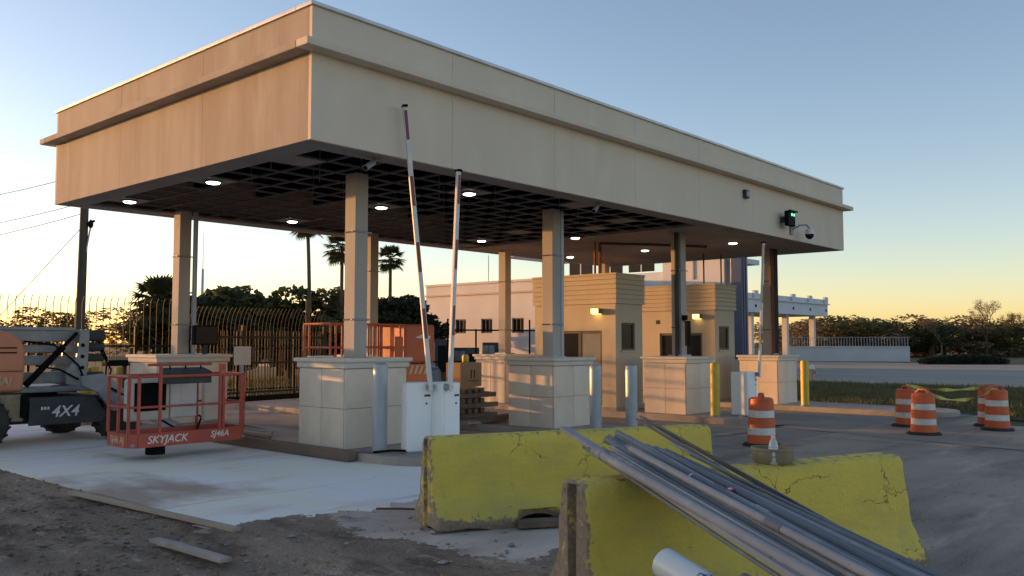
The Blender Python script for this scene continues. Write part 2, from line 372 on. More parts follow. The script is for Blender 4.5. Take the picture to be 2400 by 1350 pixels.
# concrete slab: cast panels with open joints and a ragged, broken front edge
def front(x): return -2.25+.16*math.sin(x*2.3)+.07*math.sin(x*9.1)+.05*math.sin(x*21)+.03*math.sin(x*47)
for xa, xb in ((-2.35,.42),(.43,3.25)):
    for ya, yb in ((None,1.75),(1.758,5.9),(5.908,20)):
        b = MB()
        if ya is None: pts = [(xa+(xb-xa)*i/60, front(xa+(xb-xa)*i/60)) for i in range(61)]+[(xb,yb),(xa,yb)]
        else: pts = [(xa,ya),(xb,ya),(xb,yb),(xa,yb)]
        b.prism(pts, 'z', -.24, -.118); struct(b.build('concrete_slab', 'slab'))
b = MB(); b.box(-2.33,3.2,-1.9,20,-.3,-.16); struct(b.build('slab_bed', 'kerb'))
# churned dirt in the foreground
xs = np.linspace(-12,-2.36,150); ys = np.linspace(-9.2,9.0,230)
from mathutils import noise as mn
def dz(x, y):
    e = min(1, max(0, (-2.4-x)/.35))
    a = mn.noise((x*1.2, y*.55, 0))*.055+mn.noise((x*4.1, y*1.7, 3))*.030+mn.noise((x*11, y*5, 9))*.018+mn.noise((x*25, y*13, 5))*.011
    return (a-.02)*e-.012
b = MB(); nx, ny = len(xs), len(ys)
for y in ys:
    for x in xs: b.v.append((x, y, -.13+dz(x,y)))
for j in range(ny-1):
    for i in range(nx-1): b.f.append((j*nx+i, j*nx+i+1, (j+1)*nx+i+1, (j+1)*nx+i))
struct(b.build('dirt_ground', 'dirt', smooth=True))
b = MB(); b.add([(-60,-40,-.2),(-2.3,-40,-.2),(-2.3,60,-.2),(-60,60,-.2)], [(0,1,2,3)]); struct(b.build('dirt_ground_far', 'dirt'))
# dust and dirt lying over the pavement in front of the slab: rough sheets whose thin edges dip under it
mixstuff('dusty', [((0.430,0.352,0.294),0,0,0,0,0), ((0.672,0.569,0.490),.7,(.5,1,1),.40,.66,7), ((0.253,0.200,0.157),1.5,(.6,1,1),.52,.74,8), ((0.850,0.844,0.750),3.1,(.5,1.4,1),.62,.86,8)], .95, .6, 40)

def spill(name, m, x0, x1, y0, y1, zf, nx, ny):
    b = MB(); xs_ = np.linspace(x0,x1,nx); ys_ = np.linspace(y0,y1,ny)
    for y in ys_:
        for x in xs_: b.v.append((x,y,zf(x,y)))
    for j in range(ny-1):
        for i in range(nx-1): b.f.append((j*nx+i,j*nx+i+1,(j+1)*nx+i+1,(j+1)*nx+i))
    return struct(b.build(name,m,smooth=True))
def rough(x, y, k=1): return mn.noise((x*.9,y*.9,1))*.5+mn.noise((x*2.7,y*2.7,4))*.3+mn.noise((x*8,y*8,7))*.16+mn.noise((x*22,y*22,2))*.09*k
def z_dust(x, y):
    e = min((x+2.6)*1.0+.5, (2.4-x)*.35, (y+6.2+.35*x)*.45, (-1.75-y)*1.2+.25)
    return -.131+.010*rough(x,y)+min(.007,e*.022-.006)
spill('dusty_ground','dusty',-2.5,2.6,-7.2,-1.7,z_dust,150,160)
def z_spill(x, y):
    e = (-1.15-.32*(y+2.2)*-.6-x)*.5
    e = min(e, (-2.0-y)*1.4+.1)
    return -.129+.026*rough(x,y,1.8)+max(-.05,min(.012,e*.045))-.09*max(0,(-2.55-x)/.35)
spill('dirt_spill','dirt',-2.9,1.6,-8.5,-1.9,z_spill,190,270)

# verge, far road, far lawn
b = MB(); vp = [(32.6,-40),(32.6,40),(20.0,40),(20.0,1.6),(18.6,-2.0),(17.0,-4.8),(15.4,-8),(14.2,-14),(13.5,-40)]
b.prism(vp, 'z', -.35, -.243); struct(b.build('verge', 'earth'))
struct(MB().box(32.6,32.85,-60,80,-.4,-.16).build('road_kerb', 'kerb', bevel=.02))
b = MB(); b.add([(32.85,-120,-.25),(76,-120,-.25),(76,24,-.25),(58,60,-.25),(32.85,60,-.25)], [(0,1,2,3,4)]); struct(b.build('far_road', 'road'))
b = MB(); b.add([(76,-200,-.246),(420,-200,-.246),(420,120,-.246),(76,120,-.246)], [(0,1,2,3)]); struct(b.build('far_lawn', 'grass_leaf'))
# gutter strips of pale concrete across the apron
for nm, a, c, wd in (('gutter_strip', (11.75,-1.0), (10.0,-8.5), .55), ('gutter_strip', (3.6,-1.2),(12.6,-1.0), .3)):
    a = Vector((*a,0)); c = Vector((*c,0)); nrm = Vector((-(c-a).y,(c-a).x,0)).normalized()*wd/2
    b = MB(); k = 24
    for i in range(k+1):
        p = a.lerp(c, i/k)
        for s_ in (-1,1): q = p+nrm*s_; b.v.append((q.x, q.y, gz(q.x)+.009))
    b.f = [(2*i,2*i+2,2*i+3,2*i+1) for i in range(k)]
    struct(b.build(nm, 'road'))

WM0, WM1 = (4.55,-5.85), (4.54,-6.95)
for i in range(7):
    u = i/6
    b = MB(); x0, y0 = WM0[0]+(WM1[0]-WM0[0])*u, WM0[1]+(WM1[1]-WM0[1])*u
    k = 9; ring = [(x0+.09*math.cos(2*math.pi*j/k)*random.uniform(.4,1.2), y0+.05*math.sin(2*math.pi*j/k)*random.uniform(.4,1.2)) for j in range(k)]
    b.v = [(p,q,gz(p)+.004) for p,q in ring]; b.f = [tuple(range(k))]; struct(b.build('worn_marking','road'))
# islands
XC = [2.02, 7.02, 12.02, 17.02]
IZ = [0.0, -.06, -.10, -.12]
def island(k, x0, x1, y0, y1, nose):
    xc = (x0+x1)/2; r = (x1-x0)/2; poly = []
    for i in range(17):
        t = math.pi*(1+i/16); poly.append((xc+r*math.cos(t), y0+nose+nose*math.sin(t)))
    poly += [(x1,y1),(x0,y1)]
    b = MB(); b.prism(poly, 'z', -.4, IZ[k]); struct(b.build('traffic_island', 'kerb', bevel=.025))
island(0, 1.30, 2.76, -.75, 12, .95)
island(1, 6.2, 7.85, -1.3, 12, .8)
island(2, 11.2, 12.9, -.75, 12, .9)
island(3, 16.1, 18.1, -3.4, 12, .9)

# ------------------------------------------------------------------ canopy
L, Wd, ZB, ZT = 18.77, 8.39, 4.29, 6.14
can = thing('toll_canopy', 'long flat roofed canopy with beige stucco fascia on tall square columns', 'canopy')
Z1, Z2 = 5.475, 5.58
jx = [0,2.63,5.18,7.75,10.3,12.9,15.5,L]; jy = [0,2.81,5.6,Wd]
core = MB(); core.box(.05,L-.05,.05,.30,ZB+.02,ZT-.03); core.box(.05,.30,.30,Wd-.30,ZB+.02,ZT-.03)
core.box(L-.30,L-.05,.30,Wd-.30,ZB+.02,ZT-.03); core.box(.05,L-.05,Wd-.30,Wd-.05,ZB+.02,ZT-.03)
core.build('fascia_core', 'grout', can)
G = .003
for z0, z1 in ((ZB,Z1+.02),(Z2-.02,ZT-.035)):
    for a, c in zip(jx[:-1], jx[1:]):
        MB().box(a+(G if a else 0),c-(G if c<L else 0),0,.06,z0,z1).build('fascia_panel', 'stucco', can)
        MB().box(a+(G if a else 0),c-(G if c<L else 0),Wd-.06,Wd,z0,z1).build('fascia_panel', 'stucco', can)
    for a, c in zip(jy[:-1], jy[1:]):
        y0 = a+G if a else .062; y1 = c-G if c<Wd else Wd-.062
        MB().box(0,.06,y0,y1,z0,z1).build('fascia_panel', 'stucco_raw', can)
        MB().box(L-.06,L,y0,y1,z0,z1).build('fascia_panel', 'stucco', can)
P = .23
b = MB(); b.box(-P,L+P,-P,.03,Z1,Z2); b.build('cornice_band', 'stucco', can, bevel=.012)
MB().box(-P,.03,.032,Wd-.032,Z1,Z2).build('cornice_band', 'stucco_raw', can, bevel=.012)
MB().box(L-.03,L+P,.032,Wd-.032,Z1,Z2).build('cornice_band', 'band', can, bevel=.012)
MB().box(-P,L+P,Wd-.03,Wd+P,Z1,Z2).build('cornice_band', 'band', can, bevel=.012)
for x0,x1,y0,y1 in ((-.04,L+.04,-.04,.32),(-.04,L+.04,Wd-.32,Wd+.04),(-.04,.32,.322,Wd-.322),(L-.32,L+.04,.322,Wd-.322)):
    MB().box(x0,x1,y0,y1,ZT-.034,ZT+.02).build('coping', 'coping', can, bevel=.008)
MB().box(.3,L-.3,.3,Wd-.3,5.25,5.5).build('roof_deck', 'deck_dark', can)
# soffit rim and closed part
RIM = .48; XB = 11.1; zs = ZB+.003
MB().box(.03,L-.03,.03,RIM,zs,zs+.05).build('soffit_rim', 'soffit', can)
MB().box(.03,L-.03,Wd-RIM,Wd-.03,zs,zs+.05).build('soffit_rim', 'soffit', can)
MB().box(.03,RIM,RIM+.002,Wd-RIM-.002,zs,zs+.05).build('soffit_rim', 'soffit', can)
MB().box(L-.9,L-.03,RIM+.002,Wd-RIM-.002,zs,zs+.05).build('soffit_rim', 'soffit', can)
ncell = 3
for i in range(3):
    for j in range(4):
        x0 = XB+(L-.9-XB)*i/3+.004; x1 = XB+(L-.9-XB)*(i+1)/3-.004
        y0 = RIM+(Wd-2*RIM)*j/4+.004; y1 = RIM+(Wd-2*RIM)*(j+1)/4-.004
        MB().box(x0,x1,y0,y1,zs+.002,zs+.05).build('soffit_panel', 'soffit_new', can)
# open suspended grid: tees 0.61 m apart
bx = MB().box(-.012,.012,-(Wd/2-RIM),(Wd/2-RIM),0,.03).mesh('grid_bar','grid_bar')
nx = int((XB-RIM)/.61)
for i in range(1, nx+1): link('grid_bar', bx, can, (RIM+.61*i, Wd/2, ZB+.012))
by = MB().box(-(XB-RIM)/2,(XB-RIM)/2,-.012,.012,0,.03).mesh('grid_bar','grid_bar')
ny = int((Wd-2*RIM)/.61)
for j in range(1, ny+1): link('grid_bar', by, can, ((XB+RIM)/2, RIM+.61*j, ZB+.0105))
# joists above the open grid
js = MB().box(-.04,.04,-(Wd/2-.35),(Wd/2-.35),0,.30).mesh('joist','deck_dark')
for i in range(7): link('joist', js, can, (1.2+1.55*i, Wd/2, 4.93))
for i in range(9):
    x = .9+1.22*i
    MB().cyl((x,2.3+.4*(i%3),ZB+.04),(x,2.3+.4*(i%3),5.3),.006,n=5).build('hanger_wire','galv',can); MB().cyl((x+.3,5.6-.3*(i%3),ZB+.04),(x+.3,5.6-.3*(i%3),5.3),.006,n=5).build('hanger_wire','galv',can)
# single tiles already hung
tl = MB().box(-.285,.285,-.285,.285,0,.02).mesh('ceiling_tile','soffit')
LIGHTS = [(.88,6.92),(.86,4.12),(4.7,6.84),(4.7,4.1),(4.7,1.38),(10.2,6.2),(10.95,3.93),(14.85,7.1),(14.72,4.26),(14.7,1.46)]
def cell(x, y): return (RIM+.61*(math.floor((x-RIM)/.61)+.5), RIM+.61*(math.floor((y-RIM)/.61)+.5))
tcells = []
for x, y in LIGHTS[:6]+[(.7,1.1),(9.51,1.26),(9.48,4.17),(7.0,.7),(10.2,2.5),(10.4,7.3)]:
    c = cell(x, y)
    if c not in tcells and c[0] < XB-.3: tcells.append(c); link('ceiling_tile', tl, can, (c[0], c[1], ZB+.016))
# columns
def column(x, y, zb):
    c = MB().box(x-.125,x+.125,y-.135,y+.135,zb,ZB+.02).build('column', 'column', can, bevel=.008)
    for z in (1.95, 3.35):
        MB().box(x-.135,x+.135,y-.145,y+.145,z,z+.025).build('strap', 'dark_grey', c)
        MB().cyl((x-.2,y-.14,z+.012),(x+.2,y-.14,z+.012),.012,n=6).build('strap_bolt', 'galv', c)
    MB().box(x-.2,x+.2,y-.21,y+.21,zb-.01,zb+.03).build('base_plate', 'galv', c)
    return c
for k in range(4):
    c1 = column(XC[k], 1.56, 1.33+IZ[k]*.6)
    c2 = column(XC[k]+.15, 7.45, 1.33+IZ[k]*.6)
    if k == 1: MB().cyl((XC[1]+.21,1.48,1.3),(XC[1]+.21,1.48,ZB),.06,n=12).build('downpipe', 'galv', c1, smooth=True)
    if k == 0: MB().cyl((XC[0]+.36,7.3,1.3),(XC[0]+.36,7.3,ZB),.05,n=12).build('downpipe', 'galv', c2, smooth=True)
    if k == 2:
        MB().cyl((XC[2]-.17,1.52,1.25),(XC[2]-.17,1.52,ZB),.05,n=10).build('conduit', 'dark_grey', c1, smooth=True)
    if k == 3:
        for dx in (-.2,-.08,.06,.18): MB().cyl((XC[3]+dx,1.37,1.2),(XC[3]+dx,1.37,ZB),.03,n=8).build('conduit', 'rust' if dx<0 else 'dark_grey', c1, smooth=True)
# fascia fittings
s = thing('lane_signal', 'black lane signal box with green lamps on the canopy fascia', 'signal', (14.54,-.001,4.75))
MB().box(14.32,14.76,-.28,-.16,4.56,4.95).build('housing', 'black', s, bevel=.03)
MB().box(14.45,14.62,-.16,.0,4.68,4.82).build('bracket', 'dark_grey', s)
MB().box(14.30,14.78,-.34,-.281,4.93,4.96).build('visor', 'black', s)
for dx in (-.01,.12): MB().cyl((14.54+dx,-.281,4.86),(14.54+dx,-.287,4.86),.038,n=14).build('lamp', 'led_green', s)
s = thing('dome_camera', 'grey dome security camera on a curved arm below the green signal', 'camera', (15.2,0,4.5))
MB().box(15.0,15.16,-.05,-.002,4.42,4.62).build('mount', 'steel_grey', s, bevel=.01)
MB().tube([(15.08,-.05,4.55),(15.2,-.2,4.66),(15.4,-.3,4.68),(15.52,-.32,4.60)],.022).build('arm', 'steel_grey', s, smooth=True)
MB().lathe([(.02,.16),(.10,.12),(.12,.03),(.12,0)],(15.52,-.32,4.44)).build('hood', 'white_paint', s, smooth=True)
MB().lathe([(.115,0),(.10,-.07),(.05,-.12),(.01,-.13)],(15.52,-.32,4.44)).build('dome', 'glass', s, smooth=True)
s = thing('junction_box', 'small grey junction box high on the long canopy fascia', 'box', (12.48,0,5.12))
MB().box(12.38,12.58,-.09,-.002,5.05,5.25).build('case', 'dark_grey', s, bevel=.012); MB().box(12.41,12.55,-.10,-.091,5.09,5.21).build('lid', 'steel_grey', s)
def cctv(loc, rz, label):
    s = thing('bullet_camera', label, 'camera', loc)
    MB().cyl((loc[0],loc[1],ZB),(loc[0],loc[1],ZB-.03),.06,n=12).build('mount','steel_grey',s)
    d = Vector((math.cos(rz),math.sin(rz),-.55)).normalized(); p = Vector((loc[0],loc[1],ZB-.03))
    MB().cyl(p,p+d*.1,.018,n=8).build('neck','steel_grey',s); MB().cyl(p+d*.08,p+d*.34,.045,n=12).build('body','steel_grey',s,smooth=True)
    MB().cyl(p+d*.34,p+d*.345,.035,n=12).build('lens','glass',s)
cctv((1.38,.32,ZB-.15), R(200), 'bullet camera under the soffit rim by the nearest front column')
cctv((6.9,.30,ZB-.15), R(200), 'bullet camera under the soffit rim by the second front column')
LN = ['nearest the left end of the canopy, back row','nearest the left end, above the red basket lift','second bay from the left, back row','second bay, middle row right of the near column','between the two raised barrier arms, front row','far row just left of the soffit panels','on the soffit panels beside the open grid','far back corner of the panelled soffit','middle of the panelled soffit above the booths','front of the panelled soffit near the far end']
for (x,y), nm in zip(LIGHTS, LN):
    z = ZB if x > XB-.2 else ZB+.014
    s = thing('ceiling_light', 'lit round ceiling light '+nm, 'ceiling light', (x,y,z), group='lit ceiling lights under the canopy')
    if x < XB-.2:
        cx, cy = cell(x,y)
    else: cx, cy = x, y
    s.location = (cx,cy,z)
    MB().lathe([(.135,.0),(.15,-.008),(.15,-.02),(.12,-.024)],(cx,cy,z),n=20).build('trim_ring','lamp_body',s,smooth=True)
    MB().lathe([(.118,-.02),(.10,-.038),(.05,-.05),(.01,-.053)],(cx,cy,z),n=20).build('diffuser','lamp_glow',s,smooth=True)

# ------------------------------------------------------------------ pedestals
blk = {}
def block_mesh(w_, d_, h_):
    k = (round(w_,3),round(d_,3),round(h_,3))
    if k not in blk: blk[k] = MB().box(-w_/2,w_/2,-d_/2,d_/2,-h_/2,h_/2).mesh('block','block',bevel=.004,seg=1)
    return blk[k]
def pedestal(x, y, zb, label, w_=1.22, d_=1.16, h=1.36):
    t = thing('column_pedestal', label, 'pedestal', (x,y,zb), group='block clad pedestals round the canopy columns')
    MB().box(x-w_/2+.02,x+w_/2-.02,y-d_/2+.02,y+d_/2-.02,zb-.02,zb+h-.14).build('core','grout',t)
    hh = (h-.16)/2; th = .028; g = .006
    for r_ in range(2):
        z = hh*(r_+.5)
        for c_ in (-1,1):
            for s_ in (-1,1):
                link('block', block_mesh(w_/2-g, th, hh-g), t, (c_*w_/4, s_*(d_/2-.008), z))
                link('block', block_mesh(th, d_/2-.026-g, hh-g), t, (s_*(w_/2-.008), c_*(d_/4-.012), z))
    MB().box(x-w_/2-.035,x+w_/2+.035,y-d_/2-.035,y+d_/2+.035,zb+h-.155,zb+h-.02).build('cap','cap',t,bevel=.015)
    MB().box(x-w_/2-.075,x+w_/2+.075,y-d_/2-.075,y+d_/2+.075,zb+h-.065,zb+h).build('cap_moulding','cap',t,bevel=.018)
    return t
PL = [['grey block pedestal behind the two white barrier cabinets, nearest column','block pedestal behind the red lift basket'],
      ['block pedestal at the second front column, half shaded, left of the near booth','block pedestal at the second back column behind the scissor lift'],
      ['sunlit block pedestal with two tall panels beside the near yellow bollard','sunlit block pedestal at the third back column, left of the near booth'],
      ['block pedestal at the farthest front column beside the far barrier cabinet','block pedestal at the farthest back column behind the far booth']]
for k in range(4):
    pedestal(XC[k], 1.60, IZ[k], PL[k][0])
    if k < 3: pedestal(XC[k]+.15 if k!=1 else XC[k]+.3, 7.45, IZ[k], PL[k][1], 1.5 if k==0 else 1.22)
# things on the pedestals
o = MB().box(1.5,1.95,2.02,2.12,1.363,1.385); tag(o.build('white_board','white_paint',bevel=.004), 'short white board lying on the nearest grey pedestal', 'board')
s = thing('screen_box', 'black boxy display screen on the pedestal behind the red basket', 'screen', (2.45,7.0,1.36))
MB().box(2.2,2.72,6.92,7.05,1.55,1.95).build('casing','black',s,bevel=.02); MB().box(2.42,2.5,6.95,7.0,1.36,1.56).build('stand','dark_grey',s); MB().box(2.23,2.69,6.912,6.921,1.58,1.92).build('panel','glass',s)
s = thing('lane_monitor', 'narrow black lane monitor on a bracket by the third front column', 'monitor', (11.85,1.35,1.3))
MB().box(11.72,11.86,1.14,1.24,1.52,2.12).build('casing','black',s,bevel=.015); MB().beam((11.8,1.24,2.0),(11.98,1.42,2.2),.03,.03).build('bracket','dark_grey',s); MB().cyl((11.95,1.36,2.14),(11.95,1.36,2.26),.07,n=10).build('knob','black',s)

# ------------------------------------------------------------------ toll booths
def booth(x0, y0, zb, label, vis):
    w_, d_ = 1.22, 2.62; x1, y1 = x0+w_, y0+d_
    t = thing('toll_booth', label, 'toll booth', (x0,y0,zb), group='toll booths under the canopy')
    zt = zb+3.42; zsd = zb+2.68
    wl = MB()
    # walls as four slabs with an opening left in the lane side and the front
    wl.box(x0,x1,y0,y0+.1,zb,zb+1.5); wl.box(x0,x1,y0,y0+.1,zb+2.2,zsd); wl.box(x0,x0+.25,y0,y0+.1,zb+1.5,zb+2.2); wl.box(x1-.35,x1,y0,y0+.1,zb+1.5,zb+2.2)
    wl.box(x0,x1,y1-.1,y1,zb,zsd); wl.box(x1-.1,x1,y0+.1,y1-.1,zb,zsd)
    wl.box(x0,x0+.1,y0+.1,y0+.42,zb,zsd); wl.box(x0,x0+.1,y0+.42,y1-.1,zb+2.0,zsd); wl.box(x0,x0+.1,y1-.75,y1-.1,zb,zb+2.0)
    wl.box(x0,x0+.1,y0+.42,y1-.75,zb,zb+.12); wl.box(x0+.1,x1-.1,y0+.1,y1-.1,zsd-.05,zsd)
    wl.build('wall','booth',t)
    MB().box(x0-.02,x0+w_+.02,y0-.02,y1+.02,zb,zb+.08).build('plinth','kerb',t)
    MB().box(x0-.02,x1+.02,y0-.02,y1+.02,zsd,zt-.02).build('siding_backing','booth',t)
    n = 6; ph = (zt-zsd)/n
    for i in range(n):
        z0 = zsd+ph*i; z1 = z0+ph-.012
        # lap boards, leaning out at the foot
        MB().prism([(x0-.02,z0),(x0-.055,z0),(x0-.032,z1),(x0-.02,z1)],'y',y0-.05,y1+.05).build('siding_board','booth',t)
        MB().prism([(y0-.021,z0),(y0-.056,z0),(y0-.033,z1),(y0-.021,z1)],'x',x0-.019,x1+.05).build('siding_board','booth',t)
        MB().prism([(x1+.02,z0),(x1+.055,z0),(x1+.032,z1),(x1+.02,z1)],'y',y0-.05,y1+.05).build('siding_board','booth',t)
    MB().box(x0-.06,x1+.06,y0-.06,y1+.06,zt-.02,zt+.03).build('roof','booth',t)
    # front window
    f = MB(); X0, X1, A, B = x0+.25, x1-.35, zb+1.5, zb+2.2
    f.box(X0,X0+.05,y0+.02,y0+.09,A,B); f.box(X1-.05,X1,y0+.02,y0+.09,A,B); f.box(X0+.05,X1-.05,y0+.02,y0+.09,A,A+.05); f.box(X0+.05,X1-.05,y0+.02,y0+.09,B-.05,B)
    f = f.build('window','win_frame',t)
    MB().box(X0+.05,X1-.05,y0+.05,y0+.058,A+.05,B-.05).build('pane','glass',f); MB().box(X0-.03,X1+.03,y0-.03,y0+.02,A-.05,A-.003).build('sill','booth',f)
    # sliding door in the lane side
    Y0, Y1, A, B = y0+.42, y1-.75, zb+.12, zb+2.0
    d = MB(); d.box(x0+.02,x0+.08,Y0,Y0+.06,A,B); d.box(x0+.02,x0+.08,Y1-.06,Y1,A,B); d.box(x0+.02,x0+.08,Y0+.06,Y1-.06,B-.07,B); d.box(x0+.03,x0+.07,(Y0+Y1)/2-.04,(Y0+Y1)/2+.04,A,B-.07); d.box(x0+.02,x0+.08,Y0+.06,Y1-.06,A,A+.1)
    d = d.build('sliding_door','win_frame',t)
    ym = (Y0+Y1)/2
    MB().box(x0+.045,x0+.053,Y0+.06,ym-.04,A+.1,B-.07).build('pane','glass_grey' if vis else 'glass',d); MB().box(x0+.055,x0+.063,ym+.04,Y1-.06,A+.1,B-.07).build('pane','glass',d)
    MB().beam((x0+.02,ym+.12,A+.8),(x0+.02,ym+.12,A+1.1),.02,.02).build('handle','galv',d)
    # wall lamp
    lp = MB().box(x0-.16,x0,y0+.40,y0+.66,zb+2.42,zb+2.56).build('wall_lamp','lamp_body',t,bevel=.02)
    MB().box(x0-.168,x0-.161,y0+.42,y0+.64,zb+2.43,zb+2.55).build('lens','lamp_warm',lp)
    MB().box(x0-.12,x0-.02,y0+.42,y0+.64,zb+2.412,zb+2.419).build('lens','lamp_warm',lp)
    MB().box(x0-.004,x0+.0,y0+1.85,y0+2.0,zb+2.28,zb+2.4).build('vent','dark_grey',t)
    return t
booth(11.30,2.95,-.10,'tan toll booth with lap siding top, nearer of the two',True)
booth(16.30,2.90,-.12,'tan toll booth with lap siding top, farther of the two',False)
cl = [(11.9,4.0),(12.02,4.1),(12.15,4.0),(12.3,4.15)]
for i,(x,y) in enumerate(cl):
    pts = [(x,y,3.34),(x,y,4.0),(x,y,4.27)]
    tag(MB().tube(pts,.026).build('conduit_riser','rust',smooth=True), 'thin conduit rising from the near booth roof to the soffit, %s of four'%['leftmost','second from left','third from left','rightmost'][i], 'conduit', 'conduits above the near booth')
for i,(x,y) in enumerate([(16.6,3.4),(16.9,4.6),(17.3,3.2)]):
    tag(MB().tube([(x,y,3.33),(x,y,4.27)],.024).build('conduit_riser','dark_grey',smooth=True), 'thin dark conduit rising from the far booth roof to the soffit, %s of three'%['left','middle','right'][i], 'conduit', 'conduits above the far booth')
tag(MB().tube([(12.0,3.9,4.22),(13.2,3.0,4.22),(14.6,2.2,4.22)],.035).build('ceiling_conduit','dark_grey',smooth=True),'dark conduit running under the panelled soffit','conduit')

# ------------------------------------------------------------------ barrier gates
def gate(loc, rz, label, alen, lean, w_=.34, d_=.34, h=1.02, side=1):
    t = thing('barrier_gate', label, 'barrier gate', (0,0,0), group='parking barrier gates with raised arms')
    MB().box(-w_/2,w_/2,-d_/2,d_/2,.03,h).build('cabinet','cab_white',t,bevel=.03,seg=3)
    MB().box(-w_/2-.015,w_/2+.015,-d_/2-.015,d_/2+.015,0,.03).build('base','steel_grey',t)
    MB().box(-w_/2+.03,w_/2-.03,-d_/2-.006,-d_/2-.001,.1,h-.12).build('door','cab_white',t)
    MB().box(w_/2-.13,w_/2-.04,-d_/2-.011,-d_/2-.0065,h-.20,h-.17).build('name_plate','dark_grey',t)
    MB().cyl((w_/2-.1,-d_/2-.012,h-.3),(w_/2-.1,-d_/2-.0065,h-.3),.015,n=10).build('lock','dark_grey',t)
    hx = side*(w_/2-.06)
    MB().cyl((hx,-d_/2,h-.06),(hx,-d_/2-.1,h-.06),.05,n=14).build('hub','steel_grey',t,smooth=True)
    p0 = Vector((hx,-d_/2-.08,h-.12)); p1 = p0+Vector((lean,0,alen))
    ar = MB().beam(p0,p1,.066,.05).build('arm','white_paint',t,bevel=.008)
    n = int(alen/.48); dv = p1-p0; u = dv.normalized()
    for i in range(n):
        if i % 2: continue
        a = p1-u*(.05+.48*i); c = p1-u*(.05+.48*(i+.9))
        MB().beam(a,c,.046,.055).build('stripe','arm_red',ar)
    MB().beam(p1,p1+u*.03,.07,.1).build('end_cap','black',ar)
    t.location = loc; t.rotation_euler = (0,0,rz); return t
gate((1.88,-.05,0), R(-25), 'white barrier gate cabinet with the tallest striped arm raised', 4.1, -.42, .38)
gate((2.15,-.32,0), 0, 'white barrier gate cabinet behind the yellow concrete barrier, arm leaning right', 3.2, .16, .36, .36, 1.02, -1)
gate((12.05,-.12,-.10), 0, 'white barrier gate behind the orange drum at the far lanes', 3.15, .36, .5, .42)

# ------------------------------------------------------------------ bollards
def bollard(x, y, z, m, label, h=1.28, r=.107, group=None, tilt=0):
    t = thing('bollard', label, 'bollard', (x,y,z), group=group)
    MB().lathe([(r,-.1),(r,h-.06),(r*.93,h-.025),(r*.6,h-.004),(.01,h)],(x,y,z),n=22).build('post',m,t,smooth=True)
    MB().lathe([(r+.02,-.01),(r+.02,.018),(r+.004,.03)],(x,y,z),n=22).build('collar','kerb',t,smooth=True)
    t.rotation_euler = (0,tilt,0); return t
g = 'steel bollards guarding the islands'
bollard(1.57,.40,0,'galv','grey steel bollard in front of the nearest pedestal',1.30,group=g)
bollard(5.98,-.28,-.06,'galv','grey steel bollard at the corner of the second pedestal',1.27,group=g)
bollard(6.42,-.75,-.06,'galv','grey steel bollard before the near toll booth',1.27,group=g)
bollard(11.5,.33,-.10,'yellow_paint','yellow bollard in front of the third pedestal',1.24,group=g)
bollard(16.3,.22,-.12,'yellow_paint','yellow bollard at the far pedestal beside the hydrant',1.24,group=g)
bollard(17.35,2.5,-.12,'yellow_paint','yellow bollard half hidden behind the far barrier cabinet',1.24,group=g)
bollard(1.02,9.3,-.1,'yellow_paint','yellow bollard farthest left behind the red basket',1.2,group=g)
bollard(1.24,9.3,-.1,'yellow_paint','yellow bollard touching the leftmost yellow one',1.2,group=g)
bollard(1.62,8.9,0,'yellow_paint','yellow bollard right of the pair behind the red basket',1.1,group=g)

